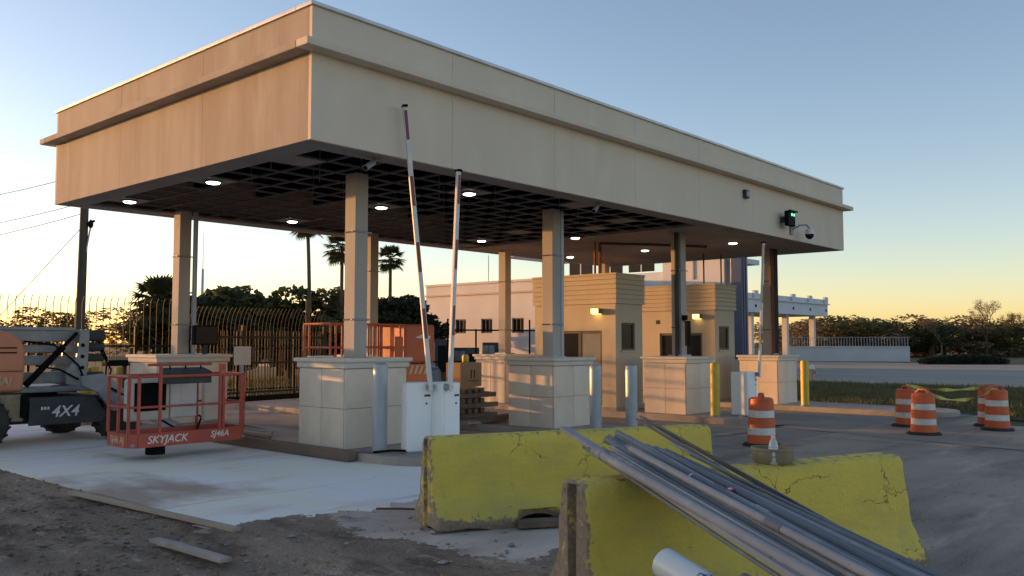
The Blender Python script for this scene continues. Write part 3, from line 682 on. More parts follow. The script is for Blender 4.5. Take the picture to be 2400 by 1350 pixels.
# ------------------------------------------------------------------ concrete barriers
def jersey(p0, p1, label, seed, hole=None, endw=1.0):
    p0 = Vector((*p0,0)); p1 = Vector((*p1,0)); ln = (p1-p0).length; ang = math.atan2((p1-p0).y,(p1-p0).x)
    H = .84
    half = [(.31,0),(.31,.03),(.308,.07),(.30,.105),(.262,.16),(.218,.225),(.180,.285),(.160,.33),(.146,.40),(.132,.50),(.118,.60),(.102,.72),(.094,.79),(.086,.825),(.066,.84)]
    half = [(x*(1.16+.30*min(1,z/.7)),z) for x,z in half]
    ring = [(-x,z) for x,z in half]+[(-.03,.842),(.0,.842),(.03,.842)]+[(x,z) for x,z in reversed(half)]+[(.16,0),(0,0),(-.16,0)]
    ns = 110; n = len(ring); V = []; W = []
    us = [0,.008,.02,.035,.05]+[.05+(ln-.1)*i/(ns-10) for i in range(1,ns-10)]+[ln-.05,ln-.035,ln-.02,ln-.008,ln]
    for u in us:
        e = min(u, ln-u); ch = .018*math.exp(-e/.012)
        for (x,z) in ring:
            k = mn.noise((u*5+seed, x*6, z*6)); k2 = mn.noise((u*19+seed, x*19, z*19)); k3 = mn.noise((u*2.1+seed*3, x*2, z*2.4))
            low = max(0, 1-z/.14); top = max(0,1-(H-z)/.05)
            s_ = 1-ch/.12*(.5+.5*abs(k2))
            dx = x*s_; d_z = z-(ch if z > .5 else -ch*.3)
            dx += math.copysign(1,x)*(-.020*max(0,k)*low-.012*abs(k2)*low - .008*top*abs(k2)) if abs(x) > .05 else 0
            dx += .004*k3+.0025*k2
            chip = max(0,k3-.12)*.10*low; d_z += chip*(1 if z < .05 else .4)
            if hole and hole[0] < u < hole[1] and x < 0 and z < .16:
                q = math.sin(math.pi*(u-hole[0])/(hole[1]-hole[0]))**.35
                d_z += q*(.10 if z < .05 else .05)*(1 if z<.12 else .4); dx += q*.10*(1 if z < .13 else .3)
            eu = 0
            if e < .03: eu = (.022*abs(k2)+.03*max(0,k)) * (1 if u < ln/2 else -1)*(1-e/.03)
            # keyway slot down the end faces
            V.append((u+eu, dx, d_z))
            W.append(min(1, math.exp(-e/.03)*endw+low*.75+top*.5*(.5+k2)+max(0,.32-z)*1.1))
    F = []; m = len(us)
    for i in range(m-1):
        for j in range(n):
            k = (j+1) % n; F.append((i*n+j,i*n+k,(i+1)*n+k,(i+1)*n+j))
    # end faces with a recessed slot: built as left and right cheeks and a sunk strip
    for base, sg in ((0,1),((m-1)*n,-1)):
        nh = len(half); c0 = len(V); u0 = 0 if sg == 1 else ln
        def cheek(side):
            idx = [base+q for q in range(nh)] if side < 0 else [base+2*nh+2-q for q in range(nh)]
            inner = []
            for q in idx:
                z = V[q][2]; r_ = mn.noise((z*14+seed, side*3, 1))
                V.append((u0+sg*(.012*abs(r_)), side*(.046+.012*z)+.010*r_, z)); W.append(endw); inner.append(len(V)-1)
            deep = []
            for q in idx:
                z = V[q][2]; V.append((u0+sg*.075, side*.036, z)); W.append(endw*.9); deep.append(len(V)-1)
            for a in range(nh-1):
                F.append((idx[a],idx[a+1],inner[a+1],inner[a])); F.append((inner[a],inner[a+1],deep[a+1],deep[a]))
            return inner, deep
        il, dl = cheek(-1); ir, dr = cheek(1)
        for a in range(nh-1): F.append((dl[a],dl[a+1],dr[a+1],dr[a]))
    b = MB(); b.v = V; b.f = F
    me = bpy.data.meshes.new('concrete_barrier'); me.from_pydata(V, [], F)
    at = me.attributes.new('wear','FLOAT','POINT'); at.data.foreach_set('value', W)
    bm = bmesh.new(); bm.from_mesh(me); bmesh.ops.recalc_face_normals(bm, faces=bm.faces)
    for f in bm.faces: f.smooth = True
    for e in bm.edges:
        if e.is_manifold and e.calc_face_angle(0) > .75: e.smooth = False
    bm.to_mesh(me); bm.free(); me.materials.append(MT['barrier_paint'])
    o = link('concrete_barrier', me, None, (p0.x,p0.y,-.128), (0,0,ang))
    return tag(o, label, 'barrier', 'yellow concrete barriers')
jersey((-1.12,-3.46),(1.74,-4.80),'worn yellow concrete barrier behind the pipes, in front of the white cabinets',3.1,(.80,1.25),.45)
jersey((-2.30,-6.09),(.54,-7.13),'worn yellow concrete barrier with grey pipes laid across it, nearest the camera',8.4,None,.62)

# ------------------------------------------------------------------ pipes laid over the near barrier
PIPES = [((-1.442,-5.361,.939),(-4.433,-10.603,.054),.034,'flat'),((-1.691,-5.734,.85),(-4.494,-11.08,-.034),.016,'strut'),((-1.734,-5.793,.843),(-4.685,-11.059,-.039),.020,'pvc'),
((-1.912,-5.997,.859),(-4.581,-11.411,-.024),.050,'pvc_light'),((-1.509,-5.808,.892),(-4.396,-11.108,.008),.045,'pvc'),((-1.365,-5.8,.899),(-4.264,-11.094,.015),.043,'pvc'),
((-1.781,-6.17,.895),(-4.655,-11.478,.011),.030,'pvc'),((-1.45,-6.042,.862),(-4.225,-11.402,-.022),.045,'pvc'),((-1.465,-6.12,.851),(-4.124,-11.539,-.031),.045,'pvc'),
((-1.435,-6.175,.841),(-3.892,-11.689,-.042),.040,'pvc'),((-1.942,-6.176,.865),(-4.652,-11.568,-.02),.026,'pvc_light'),((-1.411,-6.244,.814),(-3.731,-11.816,-.068),.030,'pvc'),
((-1.957,-6.315,.905),(-4.574,-11.754,.022),.035,'pvc_light'),((-.376,-5.359,.963),(-3.732,-10.376,.079),.014,'strut'),((-.442,-5.432,.964),(-3.751,-10.479,.08),.012,'strut'),
((-.507,-5.528,.931),(-3.911,-10.511,.047),.012,'pvc'),((-.497,-5.403,.951),(-3.905,-10.384,.067),.014,'strut')]
PN = ['pale flat strut at the lower left edge of the pipe pile, reaching farthest left','thin dark strut along the lower edge of the pipe pile','thin grey conduit along the lower edge of the pipe pile','pale thick grey conduit second from the lower edge of the pile',
 'thick grey conduit whose open end sticks out left of the pile','thick grey conduit with open end and white tie, top left of the pile','thin grey conduit lying over the middle of the pile','thick grey conduit in the middle of the pile with a pink sticker',
 'thick grey conduit just right of the one with the pink sticker','grey conduit near the upper edge of the pile','thin pale conduit lying on the left half of the pile','thin grey conduit at the upper edge of the thick pile','pale conduit on top of the middle of the pile',
 'thin strut reaching highest behind the pile, uppermost','thin strut just below the uppermost one','thin grey conduit under the two upper struts','thin strut leftmost of the upper strand']
XP = [(3,4,.35,.018,'pvc','slim grey conduit between the two thick left conduits'),(3,4,.7,.024,'pvc_light','slim pale conduit left of the open ended one'),(4,5,.5,.020,'pvc','slim grey conduit between the two open ended conduits'),(5,7,.3,.030,'pvc','grey conduit right of the one with the white tie'),(5,7,.62,.026,'pvc_light','pale conduit left of the one with the pink sticker'),(7,8,.5,.022,'pvc','slim conduit right under the pink sticker'),(8,9,.5,.024,'pvc','slim conduit among the upper thick conduits'),(9,11,.45,.018,'pvc_light','slimmest pale conduit near the upper edge of the pile'),(11,15,.22,.016,'pvc','slim conduit fanning out above the pile'),(11,15,.45,.014,'pvc_light','slim conduit fanning out highest above the thick pile'),(1,3,.5,.016,'pvc','slim dark conduit near the lower edge of the pile'),(0,2,.5,.014,'strut','narrow strut under the pale flat one')]
XP += [(4,5,.22,.034,'pvc','grey conduit tucked beside the open ended one'),(5,7,.12,.032,'pvc','grey conduit tucked under the one with the white tie'),(5,7,.84,.034,'pvc','grey conduit just left of the pink sticker'),(7,8,.2,.030,'pvc_light','pale conduit under the pink sticker'),(7,8,.8,.032,'pvc','grey conduit two places right of the pink sticker'),(8,9,.25,.030,'pvc','grey conduit in the upper half of the pile'),(8,9,.78,.030,'pvc_light','pale conduit in the upper half of the pile'),(9,11,.75,.026,'pvc','grey conduit close to the upper edge of the pile'),(3,4,.12,.034,'pvc','grey conduit beside the pale thick one'),(3,4,.88,.030,'pvc','grey conduit left under the open ended one')]
for (p_,q_,u_,r_,m_,n_) in XP:
    A = Vector(PIPES[p_][0]).lerp(Vector(PIPES[q_][0]),u_); B = Vector(PIPES[p_][1]).lerp(Vector(PIPES[q_][1]),u_); dv = (B-A).normalized(); A = A+dv*random.uniform(-.05,.45)+Vector((0,0,random.uniform(.0,.035)))
    PIPES.append((tuple(A),tuple(B),r_,m_)); PN.append(n_)
for i, ((a,c,r,m), nm) in enumerate(zip(PIPES, PN)):
    a = Vector(a); c = Vector(c); r *= .60
    if m == 'flat':
        t = tag(MB().beam(a,c,.07,.03).build('strut_bar','pvc_light',bevel=.003), nm, 'strut', 'pipes and struts laid over the near barrier')
    elif m == 'strut':
        t = tag(MB().beam(a,c,r*2.2,r*2.0).build('strut_bar','strut',bevel=.002), nm, 'strut', 'pipes and struts laid over the near barrier')
    else:
        # a long pipe sags a little: three spans
        b = MB(); k = 10; prev = None; o0 = 0
        pts = [a.lerp(c,q/k)+Vector((0,0,-.03*math.sin(math.pi*q/k)*(1 if r<.03 else .3))) for q in range(k+1)]
        b.sweep(pts,r,20)
        t = tag(b.build('conduit_pipe',m,smooth=True), nm, 'pipe', 'pipes and struts laid over the near barrier')
        dd = (c-a).normalized()
        if i in (3,8,9,20,23): MB().hollow(a-dd*.005,a+dd*.11,r*1.16,r*.16,20).build('bell_end',m,t,smooth=True)
        if i in (4,7,12,21,24): cq = .9+.23*(i%5); cs = Vector((0,0,-.03*math.sin(math.pi*(cq+.06)/(c-a).length)*(1 if r<.03 else .3))); MB().hollow(a+dd*cq+cs,a+dd*(cq+.12)+cs,r*1.2,r*.22,20).build('coupling','pvc_light' if m=='pvc' else 'pvc',t,smooth=True)
        if i in (5,7):
            d = (c-a).normalized(); q = a+d*(1.05 if i == 5 else 1.12)
            if i == 5: MB().hollow(q,q+d*.012,r+.005,.005,18).build('cable_tie','tie',t)
            else:
                up = Vector((-.45,-.35,1)); up = (up-d*up.dot(d)).normalized(); q = q+up*r
                MB().cyl(q-up*.004,q+up*.0015,.022,n=18).build('sticker','sticker',t); MB().cyl(q,q+up*.003,.011,n=14).build('sticker_centre','tie',t)
# large white pipe and a grey one leaning below the pile
def bigpipe(a, c, r, m, label):
    a = Vector(a); c = Vector(c); d = (c-a).normalized()
    t = tag(MB().hollow(a,c,r,.008,40).build('drain_pipe',m,smooth=True), label, 'pipe')
    MB().hollow(a+d*.30,a+d*.55,r+.0008,.0006,40).build('printed_label','smudge',t)
mixstuff('smudge', [((.60,.64,.63),0,0,0,0,0), ((.07,.08,.10),22,(1,1,1),.49,.53,7)], .4, .05)
bigpipe((-2.76,-7.06,.44),(-3.70,-9.6,-.02),.083,'pvc_white','large white plastic pipe with dark printed marks at the bottom of the picture')
bigpipe((-2.20,-7.22,.25),(-3.1,-9.9,-.06),.062,'pvc_light','short pale grey pipe end below the pile, right of the white pipe')
# tub and bottle on the barrier
o = thing('shallow_tub','shallow round tan tub on top of the near yellow barrier','tub',(-.63,-6.68,.716))
MB().lathe([(.135,0),(.15,.02),(.153,.09),(.158,.095),(.158,.11),(.145,.112),(.142,.03),(.01,.028)],(-.63,-6.68,.716),n=32).build('bowl','tub',o,smooth=True)
MB().lathe([(.1425,.07),(.13,.078),(.06,.082),(.01,.082)],(-.63,-6.68,.716),n=24).build('contents','timber',o,smooth=True)
o = thing('water_bottle','clear plastic water bottle in front of the tan tub on the barrier','bottle',(-.735,-6.735,.716))
MB().lathe([(.028,0),(.034,.008),(.034,.05),(.031,.055),(.034,.06),(.034,.135),(.026,.165),(.013,.185),(.012,.196)],(-.735,-6.735,.716),n=20).build('body','plastic_clear',o,smooth=True)
MB().lathe([(.0345,.065),(.0348,.068),(.0348,.118),(.0345,.121)],(-.735,-6.735,.716),n=20).build('wrapper','paper',o,smooth=True)
MB().lathe([(.0155,.188),(.0155,.204),(.013,.208)],(-.735,-6.735,.716),n=14).build('cap','white_paint',o,smooth=True)

# ------------------------------------------------------------------ traffic drums
def make_drum():
    t = thing('traffic_drum','x','traffic drum',group='orange and white traffic drums')
    bands = [(.05,.20,.250,.243,'drum_orange'),(.20,.33,.238,.232,'drum_white'),(.33,.50,.236,.229,'drum_orange'),(.50,.63,.225,.219,'drum_white'),(.63,.80,.222,.212,'drum_orange')]
    for z0,z1,r0,r1,m in bands:
        MB().lathe([(r0-.008,z0),(r0,z0+.006),(r1,z1-.006),(r1-.008,z1)],n=32).build('band',m,t,smooth=True)
    MB().lathe([(.212,.80),(.208,.822),(.17,.845),(.05,.85),(.01,.85)],n=32).build('top','drum_orange',t,smooth=True)
    h = MB(); h.prism([(-.195,.82),(-.10,.925),(-.075,.895),(-.12,.84)],'y',-.035,.035); h.prism([(.195,.82),(.12,.84),(.075,.895),(.10,.925)],'y',-.035,.035); h.prism([(-.10,.925),(.10,.925),(.075,.895),(-.075,.895)],'y',-.035,.035)
    h.build('handle','drum_orange',t)
    MB().lathe([(.33,0),(.33,.03),(.29,.055),(.25,.06)],n=32).build('base','rubber',t,smooth=True)
    return t
dr = make_drum()
DR = [((7.73,-2.60,gz(7.7)),.3,'orange and white traffic drum standing alone beyond the near yellow barrier'),((12.0,-4.05,-.25),1.1,'sunlit orange traffic drum at the left end of the caution tape'),
 ((13.95,-4.95,-.25),2.2,'orange traffic drum at the right end of the caution tape, nearest the picture edge'),((13.55,-3.25,-.25),.8,'shaded traffic drum just behind the left taped drum'),((14.75,-4.62,-.25),1.9,'traffic drum just behind the right taped drum')]
for i,(l_,rz,nm) in enumerate(DR):
    if i == 0: dr.location = l_; dr.rotation_euler = (0,0,rz); dr['label'] = nm
    else: dup(dr,l_,rz,nm,((1,1,1),(1.02,.97,.99),(.97,1.03,1.01),(1.03,.98,.97),(.98,1.02,1.0))[i])
def tape(a, c, sag, label):
    a = Vector(a); c = Vector(c); b = MB(); n = 26; wv = .038
    side = Vector((-(c-a).y,(c-a).x,0)).normalized()
    for i in range(n+1):
        u = i/n; p = a.lerp(c,u)+Vector((0,0,-4*sag*u*(1-u))); th = math.sin(u*9+sag*20)*1.3
        d = Vector((0,0,1))*math.cos(th)+side*math.sin(th)
        b.v += [tuple(p+d*wv),tuple(p-d*wv)]
    b.f = [(2*i,2*i+2,2*i+3,2*i+1) for i in range(n)]
    o = tag(b.build('caution_tape','tape'), label, 'tape', 'caution tape between drums')
    md = o.modifiers.new('s','SOLIDIFY'); md.thickness = .002
tape((13.55,-3.25,.66),(14.75,-4.62,.64),.10,'upper strand of yellow caution tape between the drums')
tape((12.0,-4.05,.62),(13.95,-4.95,.64),.22,'lower sagging strand of yellow caution tape between the drums')
# hydrant
o = thing('fire_hydrant','faded red and white fire hydrant by the far yellow bollard','hydrant',(33.2,7.0,-.2))
q = (33.2,7.0,-.2)
MB().lathe([(.17,0),(.17,.05),(.11,.06),(.11,.48),(.16,.49),(.16,.54),(.12,.55)],q,n=18).build('barrel','hydrant',o,smooth=True)
MB().lathe([(.13,.55),(.13,.62),(.10,.70),(.05,.74),(.03,.79),(.01,.79)],q,n=18).build('bonnet','white_paint',o,smooth=True)
for dx,dy in ((0,-1),(-1,0),(1,0)): MB().cyl((q[0]+dx*.1,q[1]+dy*.1,q[2]+.42),(q[0]+dx*.2,q[1]+dy*.2,q[2]+.42),.065,n=14).build('nozzle_cap','hydrant',o,smooth=True)

# ------------------------------------------------------------------ boom lift
bl = thing('boom_lift','orange and grey articulated boom lift with red work basket lowered in front','boom lift',(-1.0,7.1,-.12))
zg = -.12
def wheel(x, y, face, r=.42, w_=.30):
    t = MB().lathe([(r*.62,-w_/2),(r*.9,-w_/2),(r,-w_*.36),(r,w_*.36),(r*.9,w_/2),(r*.62,w_/2)],n=28)
    t.v = [(x+a, y+c, zg+r+b_) for a,b_,c in t.v]
    t = t.build('wheel','rubber',bl,smooth=True)
    tr = MB()
    for i in range(20):
        th = 2*math.pi*i/20
        for sd_ in (-1,1):
            p0 = Vector((x+math.cos(th)*r, y+sd_*w_*.05, zg+r+math.sin(th)*r)); p1 = Vector((x+math.cos(th+.16)*r, y+sd_*w_*.46, zg+r+math.sin(th+.16)*r)); tr.beam(p0,p1,.045,.03)
    tr.build('tread','rubber',t)
    rm = MB().lathe([(.02,0),(.10,.02),(.12,.0),(r*.55,-.03),(r*.62,.02),(r*.64,.02)],n=24); rm.v = [(x+a, y+face*(w_/2-.03+c), zg+r+b_) for a,b_,c in rm.v]
    rm.build('rim','lift_orange',t,smooth=True)
wheel(-1.90,6.12,-1); wheel(.42,6.35,-1); wheel(-2.02,8.05,1); wheel(.12,8.05,1)
ch = MB().prism([(-2.3,.42),(-2.2,.22),(.25,.22),(.42,.34),(.42,.52),(.18,.66),(-2.2,.66)],'y',6.48,7.82).build('chassis','dark_grey',bl,bevel=.015)
MB().prism([(-1.18,.22),(.0,.22),(.10,.34),(-.12,.66),(-1.18,.68)],'y',6.03,6.08).build('side_plate','dark_grey',ch,bevel=.01)
MB().box(-1.60,-1.24,6.10,6.45,.30,.74).build('step_box','tub',ch,bevel=.02)
MB().box(-1.30,-1.20,6.02,6.12,.36,.74).build('tank','black',ch,bevel=.02)
for x in (-1.05,.0): MB().box(x,x+.05,6.08,6.5,.3,.6).build('plate_bracket','black',ch)
lettering('4X4',.26,'letter_white',ch,(-.62,6.026,.43),(R(90),0,0),shear=.25)
for x in (-1.0,-.95,-.90): MB().box(x,x+.03,6.022,6.029,.475,.525).build('decal','letter_white',ch)
for x in (-2.02,.12): MB().cyl((x,6.3,zg+.42),(x,8.0,zg+.42),.09,n=12).build('axle','black',ch)
MB().cyl((-.9,7.15,.60),(-.9,7.15,.74),.55,n=28).build('slew_ring','black',bl,smooth=True)
tb = MB().box(-2.3,.12,6.55,7.75,.735,.83).build('turntable','steel_grey',bl,bevel=.02)
# counterweight hood with rounded front
hp = [(-3.25,.78),(-1.20,.78),(-1.18,1.05),(-1.18,1.45),(-1.23,1.62),(-1.38,1.75),(-1.63,1.81),(-3.1,1.84),(-3.25,1.75)]
hd = MB().prism(hp,'y',6.28,6.75).build('engine_hood','lift_orange',bl,bevel=.05,seg=4)
MB().prism(hp,'y',7.55,8.0).build('engine_hood','lift_orange',bl,bevel=.05,seg=4)
MB().box(-3.2,-1.21,6.26,6.279,1.12,1.128).build('hood_seam','black',hd)
for z in (1.42,1.5): MB().box(-1.75,-1.32,6.262,6.279,z,z+.02).build('hood_vent','black',hd)
lettering('SJ46AJ',.17,'letter_cream',hd,(-1.62,6.265,.96),(R(90),0,0),shear=.2)
# folded risers and main boom: long box beams stacked over the turntable
def bar(name, a, c, w_, h_, m='steel_grey', par=bl, bev=.012): return MB().beam(a,c,w_,h_).build(name,m,par,bevel=bev)
bar('lower_riser',(-1.6,6.95,.98),(-.15,6.95,.98),.22,.20)
bar('upper_riser',(-1.7,6.95,1.30),(-.12,6.95,1.27),.20,.17)
bar('riser_link',(-1.7,6.80,1.50),(-.12,6.80,1.48),.07,.13)
bar('main_boom',(-2.6,6.95,1.74),(.10,6.95,1.72),.24,.22)
bar('main_boom_cover',(-2.0,6.80,1.845),(-.2,6.80,1.84),.04,.06,'steel_grey')
cyl_ = MB().cyl((-1.05,6.62,.86),(-.45,6.62,1.52),.055,n=14).build('lift_cylinder','black',bl,smooth=True)
MB().cyl((-.45,6.62,1.52),(-.22,6.62,1.77),.032,n=12).build('cylinder_rod','black',cyl_,smooth=True)
mp_ = MB().prism([(-.38,.86),(-.05,.80),(-.02,1.2),(.0,1.82),(-.16,1.84),(-.22,1.3),(-.4,1.1)],'y',6.60,6.66).build('mast_plate','steel_grey',bl,bevel=.006)
for z in (1.0,1.15,1.35,1.55): MB().cyl((-.12,6.598,z),(-.12,6.585,z),.035,n=10).build('pin','black',mp_)
MB().prism([(-.38,.86),(-.05,.80),(-.02,1.2),(.0,1.82),(-.16,1.84),(-.22,1.3),(-.4,1.1)],'y',7.24,7.30).build('mast_plate','steel_grey',bl,bevel=.006)
for z,r in ((1.72,.11),(1.52,.09),(1.32,.07),(.98,.09),(.82,.07)): MB().cyl((-.05,6.75,z),(.30,6.75,z),r,n=12).build('boom_tube','dark_grey',bl,smooth=True)
# gooseneck and jib down to the basket
MB().prism([(-.45,1.02),(-.05,1.06),(.36,.74),(.36,.48),(.14,.40),(-.16,.74),(-.42,.86)],'y',5.84,5.95).build('gooseneck','steel_grey',bl,bevel=.01)
bar('jib',(.10,6.0,.72),(.22,3.75,.22),.13,.15,'steel_grey'); bar('jib_link',(.24,6.0,.60),(.34,3.75,.12),.05,.06,'dark_grey')
MB().tube([(.05,6.0,.85),(.18,5.3,.62),(.12,4.6,.42),(.3,3.8,.25)],.02).build('hose','black',bl,smooth=True)
for i_,(pp) in enumerate([[(-1.1,6.6,1.62),(-.6,6.58,1.55),(-.2,6.57,1.2),(-.1,6.5,.9)],[(-.9,6.6,1.2),(-.5,6.58,1.12),(-.2,6.56,.95),(.05,6.2,.9)],[(.2,6.7,1.62),(.34,6.65,1.3),(.30,6.6,.95),(.1,6.2,.8)],[(.25,6.72,1.45),(.40,6.6,1.1),(.2,6.3,.8)],[(.1,4.2,.36),(.3,3.75,.55),(.55,3.62,.4),(.35,3.45,.16)],[(-.3,3.62,.5),(.05,3.6,.28),(.3,3.66,.2)]]): MB().tube(pp,.016,6).build('hose','black',bl,smooth=True)
MB().cyl((-.50,3.05,-.05),(-.50,3.05,.09),.14,n=16).build('rotator','black',bl,smooth=True)
# basket
X0,X1,Y0,Y1,Z0,Zt = -.96,.89,2.85,3.60,.08,1.27
fl = MB().box(X0+.02,X1-.02,Y0+.02,Y1-.02,Z0+.02,Z0+.06).build('basket_floor','steel_grey',bl)
c_ = .10
foot = [(X0,Y0+c_),(X0+c_,Y0),(X1-c_,Y0),(X1,Y0+c_),(X1,Y1),(X0,Y1)]
tw = MB()
for (a,c) in zip(foot, foot[1:]+foot[:1]): tw.beam((a[0],a[1],Z0+.10),(c[0],c[1],Z0+.10),.02,.20)
tw = tw.build('toe_board','basket_red',bl)
lettering('SKYJACK',.155,'letter_white',tw,(-.42,Y0-.0115,Z0+.10),(R(90),0,0),shear=.25)
lettering('SJ46A',.13,'letter_white',tw,(.42,Y0-.0115,Z0+.115),(R(90),0,0),shear=.25)
lettering('SJ46 AJ',.15,'letter_cream',tw,(X0-.0115,Y0+.42,Z0+.10),(R(90),0,R(-90)))
def rail(pts, r=.022, nm='rail'): return MB().tube(pts,r,8).build(nm,'basket_red',bl,smooth=True)
for z in (.66,): rail([(X0,Y0+c_,z),(X0+c_,Y0,z),(X1-c_,Y0,z),(X1,Y0+c_,z),(X1,Y1,z),(X0,Y1,z),(X0,Y0+c_,z)],.018)
rail([(X0,Y0+c_,1.10),(X0+c_,Y0,1.10),(X1-c_,Y0,1.10),(X1,Y0+c_,1.10),(X1,Y1,1.10),(X0,Y1,1.10),(X0,Y0+c_,1.10)])
rail([(X0+.25,Y0+.06,1.27),(.30,Y0+.06,1.27)],.02); 
for (x,y,h_) in ((X0,Y0+c_,1.10),(X0+c_,Y0,1.10),(X0+.42,Y0,1.27),(.42,Y0,1.27),(.48,Y0,1.27),(X1-c_,Y0,1.10),(X1,Y0+c_,1.10),(X1,Y1,1.10),(X0,Y1,1.10),(X0+.45,Y1,1.10),(.45,Y1,1.10),(X0,Y0+.42,1.10)):
    MB().beam((x,y,Z0+.2),(x,y,h_),.04,.04).build('post','basket_red',bl,bevel=.006)
co = MB().prism([(Y0+.04,.98),(Y0+.04,1.16),(Y0+.30,1.22),(Y0+.34,.98)],'x',-.42,.30).build('control_console','dark_grey',bl,bevel=.012)
for x in (-.3,-.05,.2): MB().cyl((x,Y0+.2,1.2),(x,Y0+.2,1.29),.012,n=8).build('joystick','black',co)
rp = MB().box(-.70,-.03,Y1-.05,Y1+.10,.40,1.04).build('rear_panel','cap',bl,bevel=.03)
MB().box(-.60,-.10,Y1-.066,Y1-.051,.55,.98).build('hatch','black',rp,bevel=.04,seg=4)
mb = MB().box(-.02,.42,Y1-.06,Y1+.08,.42,.98).build('manual_box','white_paint',bl,bevel=.02)
MB().box(.0,.12,Y1-.066,Y1-.061,.62,.92).build('notice','paper',mb); MB().box(.16,.40,Y1-.066,Y1-.061,.56,.94).build('notice','paper',mb)
MB().box(.50,.80,Y1-.16,Y1-.03,.34,1.08).build('tool_locker','cap',bl,bevel=.04,seg=3)
MB().box(.82,.88,Y1-.02,Y1+.03,.70,1.08).build('guard_plate','basket_red',bl)
# kiosk and boards behind the basket
k = thing('notice_board','small pale blank board on a post behind the red basket','board',(3.0,6.3,0))
MB().box(2.72,3.10,6.28,6.31,1.14,1.52).build('panel','cap',k,bevel=.02); MB().beam((2.92,6.33,-.02),(2.92,6.33,1.3),.05,.05).build('post','galv',k)
k = thing('green_crate','small green and grey tray on a stand behind the boom lift','crate',(1.35,8.4,1.0))
MB().box(1.1,1.5,8.3,8.6,1.12,1.24).build('tray','fence_green',k,bevel=.01); MB().box(1.51,2.0,8.3,8.6,1.12,1.24).build('tray','dark_grey',k,bevel=.01)
MB().beam((1.5,8.45,-.05),(1.5,8.45,1.12),.06,.06).build('stand','dark_grey',k)

# ------------------------------------------------------------------ scissor lift in the first lane
sc = thing('scissor_lift','small orange scissor lift parked between the first two islands','scissor lift',(4.8,4.5,gz(4.8)))
g0 = gz(4.8)
MB().box(3.5,6.05,4.1,4.9,g0+.18,g0+.5).build('chassis','orange2',sc,bevel=.02)
for x in (3.8,5.75):
    for y in (4.05,4.95): MB().cyl((x,y-.07,g0+.2),(x,y+.07,g0+.2),.2,n=20).build('wheel','rubber',sc,smooth=True)
for z0 in (.5,.75):
    for s_ in (4.2,4.8):
        MB().beam((3.7,s_,g0+z0),(5.9,s_,g0+z0+.24),.05,.08).build('scissor_arm','dark_grey',sc); MB().beam((5.9,s_+.06,g0+z0),(3.7,s_+.06,g0+z0+.24),.05,.08).build('scissor_arm','dark_grey',sc)
MB().box(3.4,6.15,4.05,4.95,g0+1.02,g0+1.12).build('deck','orange2',sc,bevel=.01)
def srail(pts): MB().tube(pts,.022,8).build('rail','orange2',sc,smooth=True)
for z in (1.5,1.96): srail([(3.42,4.08,z),(5.3,4.08,z),(5.3,4.92,z),(3.42,4.92,z),(3.42,4.08,z)])
for x in (3.42,3.55,4.35,5.18,5.3):
    for y in (4.08,4.92): srail([(x,y,g0+1.1),(x,y,1.96)])
pn = MB().box(5.32,6.16,4.06,4.94,1.16,1.98).build('engine_cover','orange2',sc,bevel=.06,seg=3)
MB().prism([(5.58,1.70),(5.98,1.66),(6.02,1.73),(5.80,1.78)],'y',4.052,4.058).build('emblem','letter_white',pn)
MB().box(5.0,5.22,4.02,4.07,1.1,1.72).build('control_box','orange2',sc,bevel=.02)
# barricade, box and clutter between islands
k = thing('striped_barricade','orange and cream diagonally striped barricade behind the white cabinets','barricade',(3.05,1.2,gz(3.0)))
MB().box(2.80,3.30,1.2,1.23,.94,1.24).build('board','netting',k,bevel=.03)
for i in range(4):
    x = 2.84+.11*i; MB().prism([(x,1.08),(x+.04,1.08),(x+.10,1.22),(x+.06,1.22)],'y',1.192,1.199).build('stripe','letter_cream',k)
for x in (2.85,3.25): MB().beam((x,1.25,gz(3.0)),(x,1.25,1.1),.04,.04).build('leg','galv',k); MB().beam((x,1.0,gz(3.0)+.02),(x,1.5,gz(3.0)+.02),.04,.04).build('foot','galv',k)
k = thing('cardboard_box','large cardboard box on the timber stack with two printed upright arrows','box',(7.0,4.0,.62))
MB().box(6.62,7.28,3.75,4.2,.64,1.16).build('carton','cardboard',k,bevel=.006)
for x in (6.93,7.03): MB().box(x,x+.03,3.745,3.749,.82,.98).build('arrow','print',k); MB().prism([(x-.02,.96),(x+.05,.96),(x+.015,1.01)],'y',3.744,3.7485).build('arrow_head','print',k)
MB().box(6.85,7.15,3.745,3.749,.755,.77).build('print_line','print',k)
MB().box(6.62,7.28,3.95,4.0,1.1605,1.1635).build('packing_tape','tub',k)
k = thing('yellow_can','small yellow can standing on the cardboard box','can',(7.0,3.95,1.165))
MB().lathe([(.07,0),(.075,.01),(.075,.14),(.07,.15)],(7.0,3.98,1.165),n=18).build('body','yellow_paint',k,smooth=True); MB().lathe([(.06,.15),(.055,.165),(.02,.17)],(7.0,3.98,1.165),n=18).build('lid','galv',k,smooth=True)
k = thing('timber_stack','stack of dark timber and pallets under the cardboard box','timber stack',(7.1,4.0,-.06))
for j in range(6):
    z = -.04+.11*j
    for i in range(4):
        y = 3.7+.16*i+random.uniform(-.02,.02)
        if j % 2: MB().box(6.55+.2*i,6.66+.2*i,3.65,4.25,z,z+.1).build('plank','timber',k,bevel=.004)
        else: MB().box(6.5+random.uniform(-.1,.05),7.5+random.uniform(-.1,.25),y-.05,y+.05,z,z+.1).build('plank','timber',k,bevel=.004)
k = thing('blue_barrel','blue grey plastic barrel left of the cardboard box','barrel',(6.15,4.2,gz(6.1)))
MB().lathe([(.22,0),(.25,.04),(.27,.3),(.255,.32),(.27,.34),(.27,.95),(.25,1.2),(.2,1.24)],(6.15,4.25,gz(6.1)),n=26).build('body','blue_plastic',k,smooth=True)
